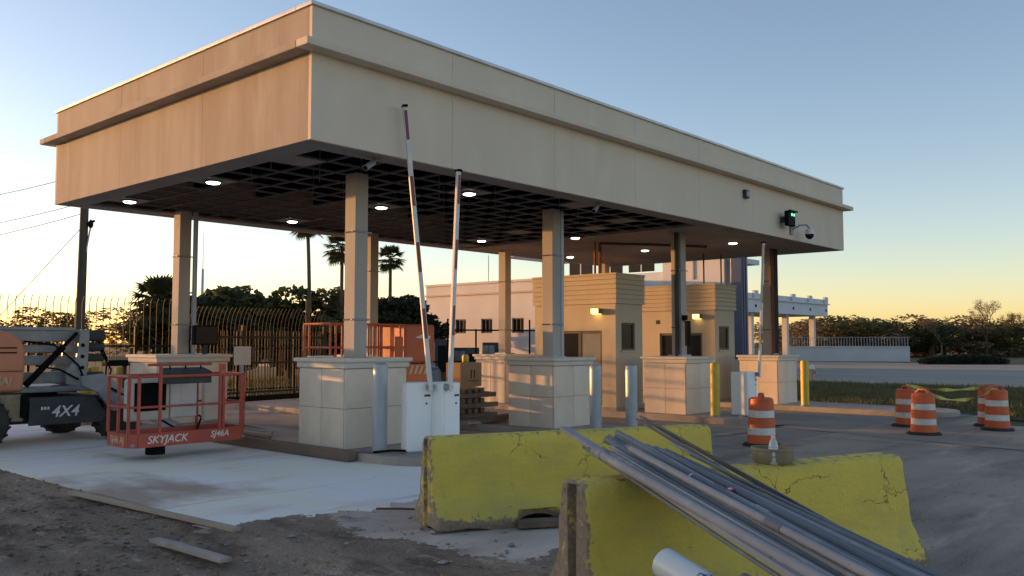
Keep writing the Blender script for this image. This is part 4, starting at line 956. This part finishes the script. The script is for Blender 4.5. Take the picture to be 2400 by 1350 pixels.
MB().lathe([(.21,1.24),(.21,1.265),(.19,1.27)],(6.15,4.25,gz(6.1)),n=26).build('lid','blue_plastic',k,smooth=True)
for i,(a,c,w_,h_,m,nm) in enumerate([((6.0,3.0,-.04),(7.9,2.6,-.02),.2,.05,'timber_pale','pale plank lying before the timber stack'),((6.3,2.75,.02),(7.4,2.9,.03),.25,.10,'timber','dark timber offcut beside the pale plank on the second island')]):
    tag(MB().beam(a,c,w_,h_).build('loose_plank',m,bevel=.004), nm, 'plank')
# timber along the first island kerb
tag(MB().beam((1.19,.55,-.035),(1.24,4.6,-.035),.14,.15).build('kerb_timber','timber',bevel=.008), 'long weathered square timber along the first island kerb', 'timber')
tag(MB().beam((1.42,.38,-.05),(1.36,.62,-.05),.12,.13).build('timber_offcut','timber',bevel=.006), 'short timber block at the end of the long kerb timber', 'timber')
for i in range(5):
    tag(MB().beam((1.4+.14*i,3.0+.2*i,.03+.03*(i%2)),(1.55+.14*i,5.3-.1*i,.04+.02*(i%3)),.10,.04).build('loose_plank','timber_pale' if i%2 else 'timber',bevel=.004), 'loose plank %s on the first island between its pedestals'%['nearest the kerb','second from the kerb','in the middle','second from the far side','farthest from the kerb'][i], 'plank', 'loose planks on the first island')
# boards on the dirt
tag(MB().beam((-2.56,.88,-.105),(-2.40,-2.34,-.10),.085,.035).build('lath_board','timber_pale',bevel=.004), 'long pale board lying on the dirt along the slab edge', 'board')
tag(MB().beam((-3.06,-2.10,-.115),(-3.05,-3.26,-.105),.10,.035).build('lath_board','board_grey',bevel=.004), 'short grey board lying on the dirt, nearest the camera', 'board')
tag(MB().tube([(-.95,-2.55,-.09),(-.75,-2.7,-.1),(-.6,-2.95,-.1),(-.55,-3.3,-.1)],.012,6).build('rusty_rod','rust',smooth=True), 'bent rusty rod on the ground left of the rear barrier', 'rod')
tag(MB().beam((-.85,-3.05,-.09),(-.5,-3.25,-.09),.10,.05).build('wood_scrap','timber',bevel=.01), 'small wood scrap at the foot of the rear barrier', 'scrap')
for i,(a,c) in enumerate([((-.6,-4.15,-.08),(1.3,-5.45,-.075)),((.1,-4.75,-.085),(1.6,-5.2,-.08))]):
    tag(MB().beam(a,c,.16,.06).build('shim_board','timber',bevel=.004), 'flat dark board on the ground before the rear barrier, '+['longer one','right hand one'][i], 'board')
tag(MB().tube([(1.42,.36,.02),(1.55,.12,.05),(1.68,-.05,.05),(1.62,-.15,-.05),(1.55,-.16,-.12),(1.7,-.3,-.115)],.016,8).build('black_cable','black',smooth=True), 'black cable stub looping out at the nearest white cabinet', 'cable')

# ------------------------------------------------------------------ pebbles, clods
def scatter(name, m, n, xr, yr, zfun, smin, smax, label):
    b = MB()
    ico = [(0,0,1),(.9,0,.3),(.28,.85,.3),(-.72,.53,.3),(-.72,-.53,.3),(.28,-.85,.3),(0,0,-.5)]
    fc = [(0,1,2),(0,2,3),(0,3,4),(0,4,5),(0,5,1),(6,2,1),(6,3,2),(6,4,3),(6,5,4),(6,1,5)]
    for i in range(n):
        x = random.uniform(*xr); y = random.uniform(*yr); s_ = smin+(smax-smin)*random.random()**3; a = random.random()*6.28; z = zfun(x,y)
        if z is None: continue
        q = [(x+s_*(px*math.cos(a)-py*math.sin(a))*random.uniform(.6,1.3), y+s_*(px*math.sin(a)+py*math.cos(a))*random.uniform(.6,1.3), z+s_*pz*random.uniform(.4,.8)) for px,py,pz in ico]
        b.add(q,fc)
    o = stuff(b.build(name,m)); tag(o,label,'rubble'); return o
scatter('dirt_clods','dirt',6500,(-6.5,-2.3),(-6.8,4),lambda x,y:-.13+dz(x,y),.006,.036,'small dark clods of earth scattered over the churned dirt')
scatter('pale_stones','board_grey',2600,(-6.5,-1.0),(-6.5,4),lambda x,y:(-.13+dz(x,y)) if x<-2.4 else (-.12 if y<-2.2 else None),.004,.026,'small pale stones and concrete crumbs on the dirt')
scatter('broken_chunks','board_grey',70,(-2.2,1.4),(-5.6,-2.5),lambda x,y:-.118,.015,.055,'broken bits of concrete and wood lying in front of the slab')
scatter('asphalt_grit','road',2600,(-2.2,9),(-9,-2.5),lambda x,y:gz(x)+.004,.003,.013,'fine pale grit lying on the dark asphalt')

# ------------------------------------------------------------------ fences
def fence(y0, x0, x1, zb, zt, curve, spacing, m, label, yend=None, railz=(.35,1.7), th=.016):
    yend = y0 if yend is None else yend
    t = thing('picket_fence', label, 'fence', (x0,y0,zb))
    n = int((x1-x0)/spacing); pk = MB(); pts = [(0,0,0),(0,0,zt-zb-curve*1.35)]
    for i in range(1,7):
        a = i/6*R(62); pts.append((0,-curve*(1-math.cos(a))*1.1, zt-zb-curve*1.35+curve*1.5*math.sin(a)))
    for a, c in zip(pts[:-1],pts[1:]): pk.beam(a,c,th,th)
    me = pk.mesh('picket',m)
    for i in range(n+1):
        u = i/n; link('picket', me, t, ((x1-x0)*u,(yend-y0)*u,0))
    for z in railz: MB().beam((x0,y0+.03,zb+z),(x1,yend+.03,zb+z),.035,.05).build('rail',m,t)
    for i in range(0,n+1,15):
        u = i/n; MB().beam((x0+(x1-x0)*u,y0+(yend-y0)*u+.06,zb),(x0+(x1-x0)*u,y0+(yend-y0)*u+.06,zb+(zt-zb)*.74),.07,.07).build('post',m,t)
    return t
fence(15.6,-.6,5.6,-.2,2.85,.20,.175,'fence_grey','tall grey picket fence with outward curved tips, left behind the boom lift',14.6)
fence(14.6,5.8,10.8,-.2,2.68,.55,.135,'fence_green','tall dark green picket fence with strongly curved tips behind the gate',14.5)
t = thing('sliding_gate','light steel sliding gate of close upright bars behind the first island','gate',(5.6,13.0,-.13))
bar_me = MB().box(-.011,.011,-.010,.010,0,1.95).mesh('bar','fence_light')
for i in range(42): link('bar', bar_me, t, (.11*i, .012*i, .12))
for z in (.14,1.0,1.75): MB().beam((5.6,13.02,z),(10.2,13.52,z),.04,.06).build('rail','fence_light',t)
MB().beam((5.6,13.0,-.04),(10.2,13.5,-.04),.10,.16).build('bottom_beam','fence_green',t)
for x,y in ((5.58,12.95),(7.1,13.12),(10.25,13.5)): MB().box(x-.05,x+.05,y-.05,y+.05,-.2,2.1).build('post','fence_light',t)
# pole lit low behind the second island
tag(MB().cyl((10.1,14.2,-.2),(10.1,14.2,3.0),.07,n=12).build('gate_post','pole_wood',smooth=True),'slim post catching sunlight at the right end of the green fence','post')
# black pipe fence and service cabinets before the white building
t = thing('pipe_fence','black pipe rail fence before the plain white building','fence',(24,20,-.25))
FA, FB = Vector((19.0,18.6,0)), Vector((25.5,16.2,0))
for z in (.75,2.15): MB().tube([FA+Vector((0,0,z)),FB+Vector((0,0,z))],.035,8).build('rail','black',t,smooth=True)
for i in range(6):
    p = FA.lerp(FB,i/5); MB().cyl((p.x,p.y,-.3),(p.x,p.y,2.2+(.45 if i in (1,4) else 0)),.04,n=8).build('post','black',t,smooth=True)
MB().tube([FA+Vector((0,0,2.15)),FA+Vector((.55,-.3,2.75))],.03,6).build('brace','black',t)
for i,(x,y,w_,h_) in enumerate([(21.6,20.2,.9,1.75),(23.0,19.6,.9,1.35),(24.4,19.0,.9,1.6)]):
    t = thing('service_cabinet','grey service cabinet %s behind the black pipe fence'%['on the left','in the middle','on the right'][i],'cabinet',(x,y,-.3),group='service cabinets by the white building')
    MB().box(x,x+.9,y,y+w_,-.3,h_).build('case','dark_grey',t,bevel=.03)
    MB().box(x-.02,x-.002,y+.08,y+w_/2-.02,.0,h_-.15).build('door','steel_grey',t); MB().box(x-.02,x-.002,y+w_/2+.02,y+w_-.08,.0,h_-.15).build('door','steel_grey',t)
    MB().box(x+.1,x+.8,y-.02,y-.002,.2,h_-.3).build('louvre','black',t)

# ------------------------------------------------------------------ buildings
t = thing('white_building','plain long white building with small barred windows behind the canopy','building',(35,22,-.3))
WX = 35.0
wl = MB()
wy = [(32.4,31.4),(30.0,29.0),(27.3,26.3)]
za, zb_ = 2.2, 3.15
edges = sorted([v for p in wy for v in p]); lo, hi = 22.0, 35.3
wl.box(WX,WX+14,lo,hi,-.3,za); wl.box(WX,WX+14,lo,hi,zb_,5.45)
cur = lo
for a in range(0,len(edges),2):
    wl.box(WX,WX+14,cur,edges[a],za,zb_); cur = edges[a+1]
wl.box(WX,WX+14,cur,hi,za,zb_); wl.build('wall','plaster_white',t)
MB().box(WX-.12,WX-.002,lo,hi,4.75,4.87).build('string_course','trim_peach',t)
MB().box(WX-.10,WX+14.1,lo-.1,hi,5.452,5.6).build('parapet','plaster_white',t)
for c_, a_ in wy:
    f = MB(); f.box(WX+.06,WX+.12,a_,a_+.07,za,zb_); f.box(WX+.06,WX+.12,c_-.07,c_,za,zb_); f.box(WX+.06,WX+.12,a_,c_,za,za+.07); f.box(WX+.06,WX+.12,a_,c_,zb_-.07,zb_)
    f = f.build('window','win_frame',t); MB().box(WX+.16,WX+.18,a_,c_,za,zb_).build('pane','glass',f)
    for q in (.33,.66): MB().box(WX+.07,WX+.11,a_+(c_-a_)*q-.02,a_+(c_-a_)*q+.02,za,zb_).build('bar','win_frame',f)
tag(MB().cyl((40,34.0,5.6),(40,34.0,8.0),.03,n=6).build('roof_antenna','galv'),'thin antenna on the roof of the plain white building','antenna')

t = thing('terminal_building','modern white terminal with roof slab and tall dark blue pylon','building',(40,15,-.3))
MB().box(40,40.9,15.0,19.2,-.3,7.6).build('wall','plaster_white',t)
MB().box(40.2,46,19.2,30,-.3,6.0).build('wall','plaster_cool',t)
MB().box(39.0,46,15.2,32,7.62,7.95).build('roof_slab','plaster_cool',t)
for i in range(4): f=MB().box(40.12,40.19,19.9+2.4*i,21.8+2.4*i,6.08,7.4).build('window','glass',t); MB().box(40.10,40.2,20.8+2.4*i,20.88+2.4*i,6.08,7.4).build('mullion','plaster_cool',f)
MB().box(39.93,39.99,17.0,17.1,5.4,7.2).build('joint','trim_peach',t); MB().box(39.93,39.99,17.1,18.2,7.1,7.2).build('joint','trim_peach',t)
py = MB().box(40.0,40.8,13.9,14.6,.6,9.0).build('pylon','blue_paint',t,bevel=.03)
for x in (40.2,40.5): MB().box(x,x+.06,13.86,13.899,.6,9).build('pylon_rib','blue_paint',py)
MB().box(41.2,43.0,14.2,15.4,6.3,6.6).build('entrance_slab','plaster_cool',t)
MB().box(38.5,43,13.3,15.6,-.3,.62).build('planter','kerb',t,bevel=.03)
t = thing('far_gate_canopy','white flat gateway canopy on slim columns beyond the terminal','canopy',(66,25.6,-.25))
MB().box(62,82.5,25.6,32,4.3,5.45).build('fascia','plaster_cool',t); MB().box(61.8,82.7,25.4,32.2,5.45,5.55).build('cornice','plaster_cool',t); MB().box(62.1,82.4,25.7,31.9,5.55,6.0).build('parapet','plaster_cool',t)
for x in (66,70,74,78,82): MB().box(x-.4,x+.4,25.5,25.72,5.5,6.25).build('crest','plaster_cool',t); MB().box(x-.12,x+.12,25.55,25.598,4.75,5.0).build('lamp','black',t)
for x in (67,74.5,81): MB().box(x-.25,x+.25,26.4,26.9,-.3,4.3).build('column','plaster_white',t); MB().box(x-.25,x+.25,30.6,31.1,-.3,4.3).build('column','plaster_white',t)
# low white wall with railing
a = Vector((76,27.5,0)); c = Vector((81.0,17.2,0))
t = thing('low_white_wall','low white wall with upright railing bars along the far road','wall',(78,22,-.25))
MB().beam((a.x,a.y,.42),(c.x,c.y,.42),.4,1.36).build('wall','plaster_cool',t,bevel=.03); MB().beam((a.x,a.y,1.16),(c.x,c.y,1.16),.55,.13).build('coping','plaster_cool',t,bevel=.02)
pm = MB().box(-.022,.022,-.022,.022,0,.85).mesh('railing_bar','galv')
for i in range(44): p = a.lerp(c,(i+.5)/44); link('railing_bar',pm,t,(p.x-78,p.y-22,1.22+.25))
MB().beam((a.x,a.y,2.1),(c.x,c.y,2.1),.04,.04).build('top_rail','galv',t)

# ------------------------------------------------------------------ vegetation
def crown_mesh(name, m, blobs, n, leaf, seed):
    r_ = np.random.default_rng(seed); V = []; F = []
    tot = sum(b_[3]*b_[4] for b_ in blobs)
    for (x,y,z,rx,rz_) in blobs:
        k = max(20,int(n*rx*rz_/tot))
        d = r_.normal(size=(k,3)); d /= np.linalg.norm(d,axis=1)[:,None]; rr = r_.uniform(.45,1.08,size=(k,1))**.6
        c = np.array((x,y,z))+d*rr*np.array((rx,rx,rz_))
        u = r_.normal(size=(k,3)); u /= np.linalg.norm(u,axis=1)[:,None]; v = np.cross(u,r_.normal(size=(k,3))); v /= np.linalg.norm(v,axis=1)[:,None]
        s_ = leaf*r_.uniform(.5,1.3,size=(k,1))
        q = np.stack([c-u*s_, c+v*s_*.55, c+u*s_, c-v*s_*.55],1).reshape(-1,3); V.append(q)
    V = np.concatenate(V); me = bpy.data.meshes.new(name); nq = len(V)//4
    me.vertices.add(len(V)); me.vertices.foreach_set('co', V.ravel()); me.loops.add(nq*4); me.loops.foreach_set('vertex_index', np.arange(nq*4))
    me.polygons.add(nq); me.polygons.foreach_set('loop_start', np.arange(0,nq*4,4)); me.update(); me.validate(); me.materials.append(MT[m]); return me
def blobs(h, w_, k, seed, low=.25):
    r_ = random.Random(seed); o = []
    for i in range(k):
        z = h*(low+(1-low)*r_.random()**.8*.92); f = 1-.45*abs(z/h-.55)/.5; a = r_.random()*6.28; q = w_*.62*f*math.sqrt(r_.random())
        s_ = w_*r_.uniform(.24,.42); o.append((q*math.cos(a),q*math.sin(a),z,s_,s_*r_.uniform(.6,.85)))
    return o
protos = {}
def trunk_mesh(h, r, seed):
    r_ = random.Random(seed); b = MB(); b.cyl((0,0,-.3),(r*.5,0,h*.45),r,r*.7,8)
    for i in range(6):
        a = r_.random()*6.28; z0 = h*r_.uniform(.25,.5); L_ = h*r_.uniform(.25,.45); b.cyl((r*.3,0,z0),(math.cos(a)*L_*.6,math.sin(a)*L_*.6,z0+L_*.7),r*.45,r*.15,6)
    return b.mesh('trunk','bark')
def tree(x, y, h, w_, kind, label, group, cat='tree', n=2600, leaf=.14, zb=-.28, nm=None, low=.22):
    key = (kind, random.randint(0,2), n, leaf, low)
    if key not in protos:
        sd_ = len(protos)*13+5
        protos[key] = (crown_mesh('crown',kind,blobs(1.0,.5,16,sd_,low),n,leaf/4,sd_), trunk_mesh(1.0,.035,sd_))
    cm, tm = protos[key]
    t = thing(nm or 'broadleaf_tree', label, cat, (x,y,zb), random.random()*6.28, group)
    for me, nn in ((cm,'crown'),(tm,'trunk')):
        o = link(nn, me, t); o.scale = (w_,w_,h)
    return t
def bare_tree(x, y, h, label, group, seed, m='bark'):
    r_ = random.Random(seed); b = MB()
    def grow(p, d, L_, r, lv):
        q = p+d*L_; b.cyl(p,q,r,r*.68,5 if lv>1 else 7,False)
        if lv >= 5: return
        for k in range(r_.choice((2,3,3))):
            nd = (d+Vector((r_.uniform(-1,1),r_.uniform(-1,1),r_.uniform(-.25,.6)))*.62).normalized(); grow(q,nd,L_*r_.uniform(.6,.82),max(.008,r*.62),lv+1)
    grow(Vector((x,y,-.3)),Vector((0,0,1)),h*.26,h*.018,0)
    t = thing('bare_tree', label, 'tree', (x,y,-.3), group=group); b.build('trunk',m,t)
    tips = [v for v in b.v[::9] if v[2] > h*.35]
    cm = crown_mesh('crown','leaf_brown',[(v[0]-x,v[1]-y,v[2]+.3,.3,.3) for v in r_.sample(tips,min(140,len(tips)))],2600,.055,seed); link('crown',cm,t)
    return t
def at(px, t_):
    th = math.atan((px-1200)/2044); a = R(41.39)-th; d = t_/math.cos(th); return (-6.79+d*math.cos(a), -9.54+d*math.sin(a))
random.seed(21)
# trees beyond the fence on the left: (bearing from the camera in degrees left of the view axis, depth) kept as plain world positions
LT = [(17.9,30.6,4.6,3.4,'leaf_green'),(20.9,31.9,4.9,3.8,'leaf_green'),(23.6,31.0,4.8,3.6,'leaf_olive'),(25.9,30.9,4.5,3.4,'leaf_green'),(27.2,29.6,4.5,3.2,'leaf_dark'),(26.2,27.8,4.3,2.8,'leaf_dark'),(30.0,34.5,4.9,3.4,'leaf_dark'),(29.4,31.0,4.3,3.0,'leaf_dark'),
      (14.9,30.0,5.0,3.8,'leaf_dark'),(22.3,29.4,3.4,3.6,'leaf_dark'),(19.2,28.6,3.3,3.6,'leaf_dark'),(24.2,27.8,3.3,3.2,'leaf_dark'),(26.6,30.2,3.4,3.0,'leaf_dark'),(16.4,28.6,3.6,3.4,'leaf_dark'),(28.6,29.2,3.6,3.0,'leaf_dark'),(21.0,27.4,3.2,3.4,'leaf_olive'),(12.8,29.2,3.3,3.0,'leaf_dark')]
WHERE = ['left of the tall palms, first behind the green fence','second from the left behind the green fence','third from the left behind the green fence, olive','fourth behind the green fence, under the left palm','dark one beside the left palm trunk','dark one left of the nearest column','dark one right of the nearest column','dark one before the white building corner','dark one behind the short palm','low dark one below the green fence tops, middle','low dark one below the green fence tops, left','low dark one below the green fence tops, right','low dark one behind the scissor lift','low dark one right of the short palm','low dark one at the white building corner','low olive one in the middle of the green fence','low dark one left of the short palm']
for (x,y,h,w_,k), nm in zip(LT, WHERE): tree(x,y,h*.97,w_*1.9,k,'bushy tree '+nm,'trees beyond the picket fences',n=3200,leaf=.16)
FL = [(x,y,h,w_,k) for (x,y,h,w_,k) in [(38,112,6.2,9,'leaf_olive'),(44,113,5.8,8,'leaf_brown'),(49.5,110,6.4,9,'leaf_brown'),(56,108,5.6,9,'leaf_olive'),(61,104,5.4,8,'leaf_brown'),(66,101,5.8,8,'leaf_olive'),(33,116,5.6,9,'leaf_brown'),(28,117,6.0,9,'leaf_olive'),(71,97,5.4,8,'leaf_green')]]
FN = ['farthest left','second from the left edge','pinkish, beside the utility pole','right of the utility pole','low, before the short palm','just left of the short palm','at the left picture edge','outside the left picture edge','behind the short palm']
for (x,y,h,w_,k), nm in zip(FL, FN): tree(x,y,h,w_*1.6,k,'distant scrubby tree above the grey fence, '+nm,'distant trees above the grey fence',n=2600,leaf=.10,low=.05)
# belt of trees west of the site, out of the picture, whose shade covers the foreground
SH = [(-4.8,30.4,2.7,2.4),(-6.9,31.4,2.8,2.4),(-8.9,30.0,2.9,3.4),(-12.2,30.6,4.6,3.6),(-15.0,32.0,4.8,4.0),(-17.8,30.4,4.8,4.0),(-20.8,31.6,4.9,4.0),(-23.8,30.4,4.8,4.0),(-26.8,31.4,4.8,4.0)]
SN = ['first','second','third','fourth','fifth','sixth','seventh','eighth','ninth']
for i,(x,y,h,w_) in enumerate(SH): tree(x,y,h,w_*1.9,'leaf_dark','evergreen windbreak tree left of the picture, %s from the gate end'%SN[i],'windbreak trees left of the picture',n=8000,leaf=.30,low=.0)
# right hand tree line
RT = []
for i in range(19):
    px = 1838+31*i; t_ = 118+8*math.sin(i*2.1); x, y = at(px,t_)
    RT.append((x,y,4.7+.5*math.sin(i*1.7)+(.4 if i in (2,5,11) else 0),8.5,['leaf_brown','leaf_olive','leaf_brown','leaf_green'][i%4]))
for i,(x,y,h,w_,k) in enumerate(RT):
    tree(x,y,h,w_*1.55,k,'%s shrubby tree in the right tree line, place %s from the white canopy'%({'leaf_brown':'brownish','leaf_olive':'olive','leaf_green':'green'}[k],['first','second','third','fourth','fifth','sixth','seventh','eighth','ninth','tenth','eleventh','twelfth','thirteenth','fourteenth','fifteenth','sixteenth','seventeenth','eighteenth','last'][i]),'tree line beyond the far road',n=2600,leaf=.10,low=.04)
x,y = at(2310,108); bare_tree(x,y,8.2,'tall bare tree rising above the right tree line','bare trees',4)
x,y = at(2375,112); bare_tree(x,y,7.0,'smaller bare tree at the right picture edge','bare trees',9)
x,y = at(2205,104); bare_tree(x,y,6.6,'bare tree left of the tallest one in the right tree line','bare trees',15)
# clipped hedge mound
x,y = at(2255,74); t = thing('hedge_mound','low dark clipped hedge mound at the end of the white wall','hedge',(x,y,-.25))
hb = []
for i in range(15):
    u = (i-7)/7; hb.append((u*3.3*.66, u*3.3*-.75, .25, .62, .62*math.sqrt(max(.12,1-u*u*.8))))
link('foliage', crown_mesh('foliage','hedge_leaf',hb,9000,.09,5), t); MB().cyl((x-1.5,y+1.7,-.3),(x+1.5,y-1.7,.05),.12,n=6).build('stem','bark',t)
# palms
def palm(x, y, h, r, label, seed, nf=34, lean=.0):
    r_ = random.Random(seed); t = thing('palm_tree', label, 'palm', (x,y,-.3), group='palm trees')
    b = MB(); k = 12; pts = [Vector((x+lean*(q/k)**2,y,-.3+h*q/k)) for q in range(k+1)]
    for q in range(k): b.cyl(pts[q],pts[q+1],.12-.03*q/k+.02*(q==0),.118-.03*q/k,10,False)
    b.build('trunk','palm_bark',t,smooth=True)
    top = pts[-1]
    for i in range(nf):
        a = i*2.4+r_.random()*.5; el = R(75-125*(i/nf)+r_.uniform(-8,8)); f = MB()
        d = Vector((math.cos(a)*math.cos(el),math.sin(a)*math.cos(el),math.sin(el))); sd_ = d.cross(Vector((0,0,1))).normalized()
        st = top+d*r*.5; stem0 = top
        f.cyl(stem0,st,.018,.012,5,False)
        up = sd_.cross(d)
        # fan of blades
        for j in range(13):
            g_ = R(-78+156*j/12); bd = (d*math.cos(g_)+sd_*math.sin(g_)).normalized(); ln = r*.62*(1-.25*abs(j-6)/6)
            m1 = st+bd*ln*.6-Vector((0,0,.03)); e = st+bd*ln-Vector((0,0,.12*r+.10*r*abs(j-6)/6)); wv = bd.cross(up).normalized()*.045*r
            o = len(f.v); f.v += [tuple(st),tuple(m1+wv),tuple(e),tuple(m1-wv)]; f.f.append((o,o+1,o+2,o+3))
        f.build('frond','palm_leaf',t)
    return t
x,y = at(727,47); palm(x,y,8.25,1.0,'tall slender palm left of the nearest column, crown cut by the canopy',1,lean=-.25)
x,y = at(800,48); palm(x,y,7.1,1.15,'tall palm hidden behind the nearest column, fronds showing at its left',2)
x,y = at(914,50); palm(x,y,6.7,.95,'tall palm right of the nearest column',3)
x,y = at(374,40); palm(x,y,3.7,1.5,'short bushy palm above the fence by the left column',4,nf=40)
# verge grass
def grass(name, n, inside, zb, hmin, hmax, label, m='grass_leaf', wd=.012):
    V = np.zeros((n*3,3)); r_ = np.random.default_rng(3); k = 0
    while k < n:
        p = inside(r_)
        if p is None: continue
        a = r_.random()*6.28; h = hmin+(hmax-hmin)*r_.random()**1.5; dx = math.cos(a)*wd; dy = math.sin(a)*wd; b_ = r_.normal(size=2)*.35*h
        V[k*3] = (p[0]-dx,p[1]-dy,zb); V[k*3+1] = (p[0]+dx,p[1]+dy,zb); V[k*3+2] = (p[0]+b_[0],p[1]+b_[1],zb+h); k += 1
    me = bpy.data.meshes.new(name); me.from_pydata(V.tolist(),[],[(3*i,3*i+1,3*i+2) for i in range(n)]); me.materials.append(MT[m])
    return tag(stuff(link(name,me)), label, 'grass')
def in_verge(r_):
    x = r_.uniform(15,32.5); y = r_.uniform(-16,14)
    lim = 20.0 if y > 1.6 else (18.6+1.4*(y+2)/3.6 if y > -2 else (17+1.6*(y+4.8)/2.8 if y > -4.8 else 15.4+1.6*(y+8)/3.2 if y > -8 else 14.5))
    if x < lim+.1: return None
    if mn.noise((x*.5,y*.5,2)) < -.25 and r_.random() < .7: return None
    return x,y
grass('verge_grass',60000,in_verge,-.245,.06,.24,'rough green grass on the verge between the lanes and the far road',wd=.016)
def in_back(r_):
    return r_.uniform(6,40), r_.uniform(14.5,30)
grass('back_grass',22000,in_back,-.3,.05,.25,'uncut grass behind the picket fences',wd=.02)

# ------------------------------------------------------------------ utility pole, wires, far mast
x,y = at(187,36)
up_ = thing('utility_pole','wooden utility pole with bracket beyond the grey fence at left','utility pole',(x,y,-.3))
MB().cyl((x,y,-.3),(x+.08,y,9.5),.20,.15,12).build('shaft','pole_wood',up_,smooth=True)
ax,ay = .661,-.75
MB().beam((x+.1*ax,y+.1*ay,4.9),(x+.33*ax,y+.33*ay,6.35),.05,.05).build('bracket','galv',up_)
MB().lathe([(.06,0),(.10,.08),(.10,.24),(.03,.34)],(x+.34*ax,y+.34*ay,6.35),n=12).build('insulator','black',up_,smooth=True)
MB().cyl((x+.2*ax,y+.2*ay,6.5),(x+.5*ax,y+.5*ay,6.65),.05,n=8).build('fuse','black',up_)
def wire(a, c, sag, label, g_='overhead wires'):
    a = Vector(a); c = Vector(c); n = 14
    pts = [a.lerp(c,i/n)-Vector((0,0,4*sag*(i/n)*(1-i/n))) for i in range(n+1)]
    b = MB()
    for p,q in zip(pts[:-1],pts[1:]): b.cyl(p,q,.014,n=5,caps=False)
    tag(b.build('overhead_wire','wire'), label, 'wire', g_)
q = Vector((-ax,-ay,0))
for z0,z1,nm in ((6.95,6.6,'lowest'),(7.4,7.3,'second'),(8.6,8.6,'highest')):
    wire((x,y,z0),(x-ax*14+.75*4,y-ay*14+.66*4,z1-1.2),.35,'overhead wire leaving the utility pole to the left, %s of three'%nm)
wire((x,y,6.4),(x+ax*.6-8*.75,y+ay*.6-8*.66+4,.0),0,'guy wire running down to the right of the utility pole')
for i in range(3):
    p = at(-30,60); q_ = at(45+10*i,75); wire((p[0],p[1],9.6-.9*i),(q_[0],q_[1],8.9-.6*i),.2,'distant slanting wire at the left picture edge, %s of three'%['upper','middle','lower'][i])
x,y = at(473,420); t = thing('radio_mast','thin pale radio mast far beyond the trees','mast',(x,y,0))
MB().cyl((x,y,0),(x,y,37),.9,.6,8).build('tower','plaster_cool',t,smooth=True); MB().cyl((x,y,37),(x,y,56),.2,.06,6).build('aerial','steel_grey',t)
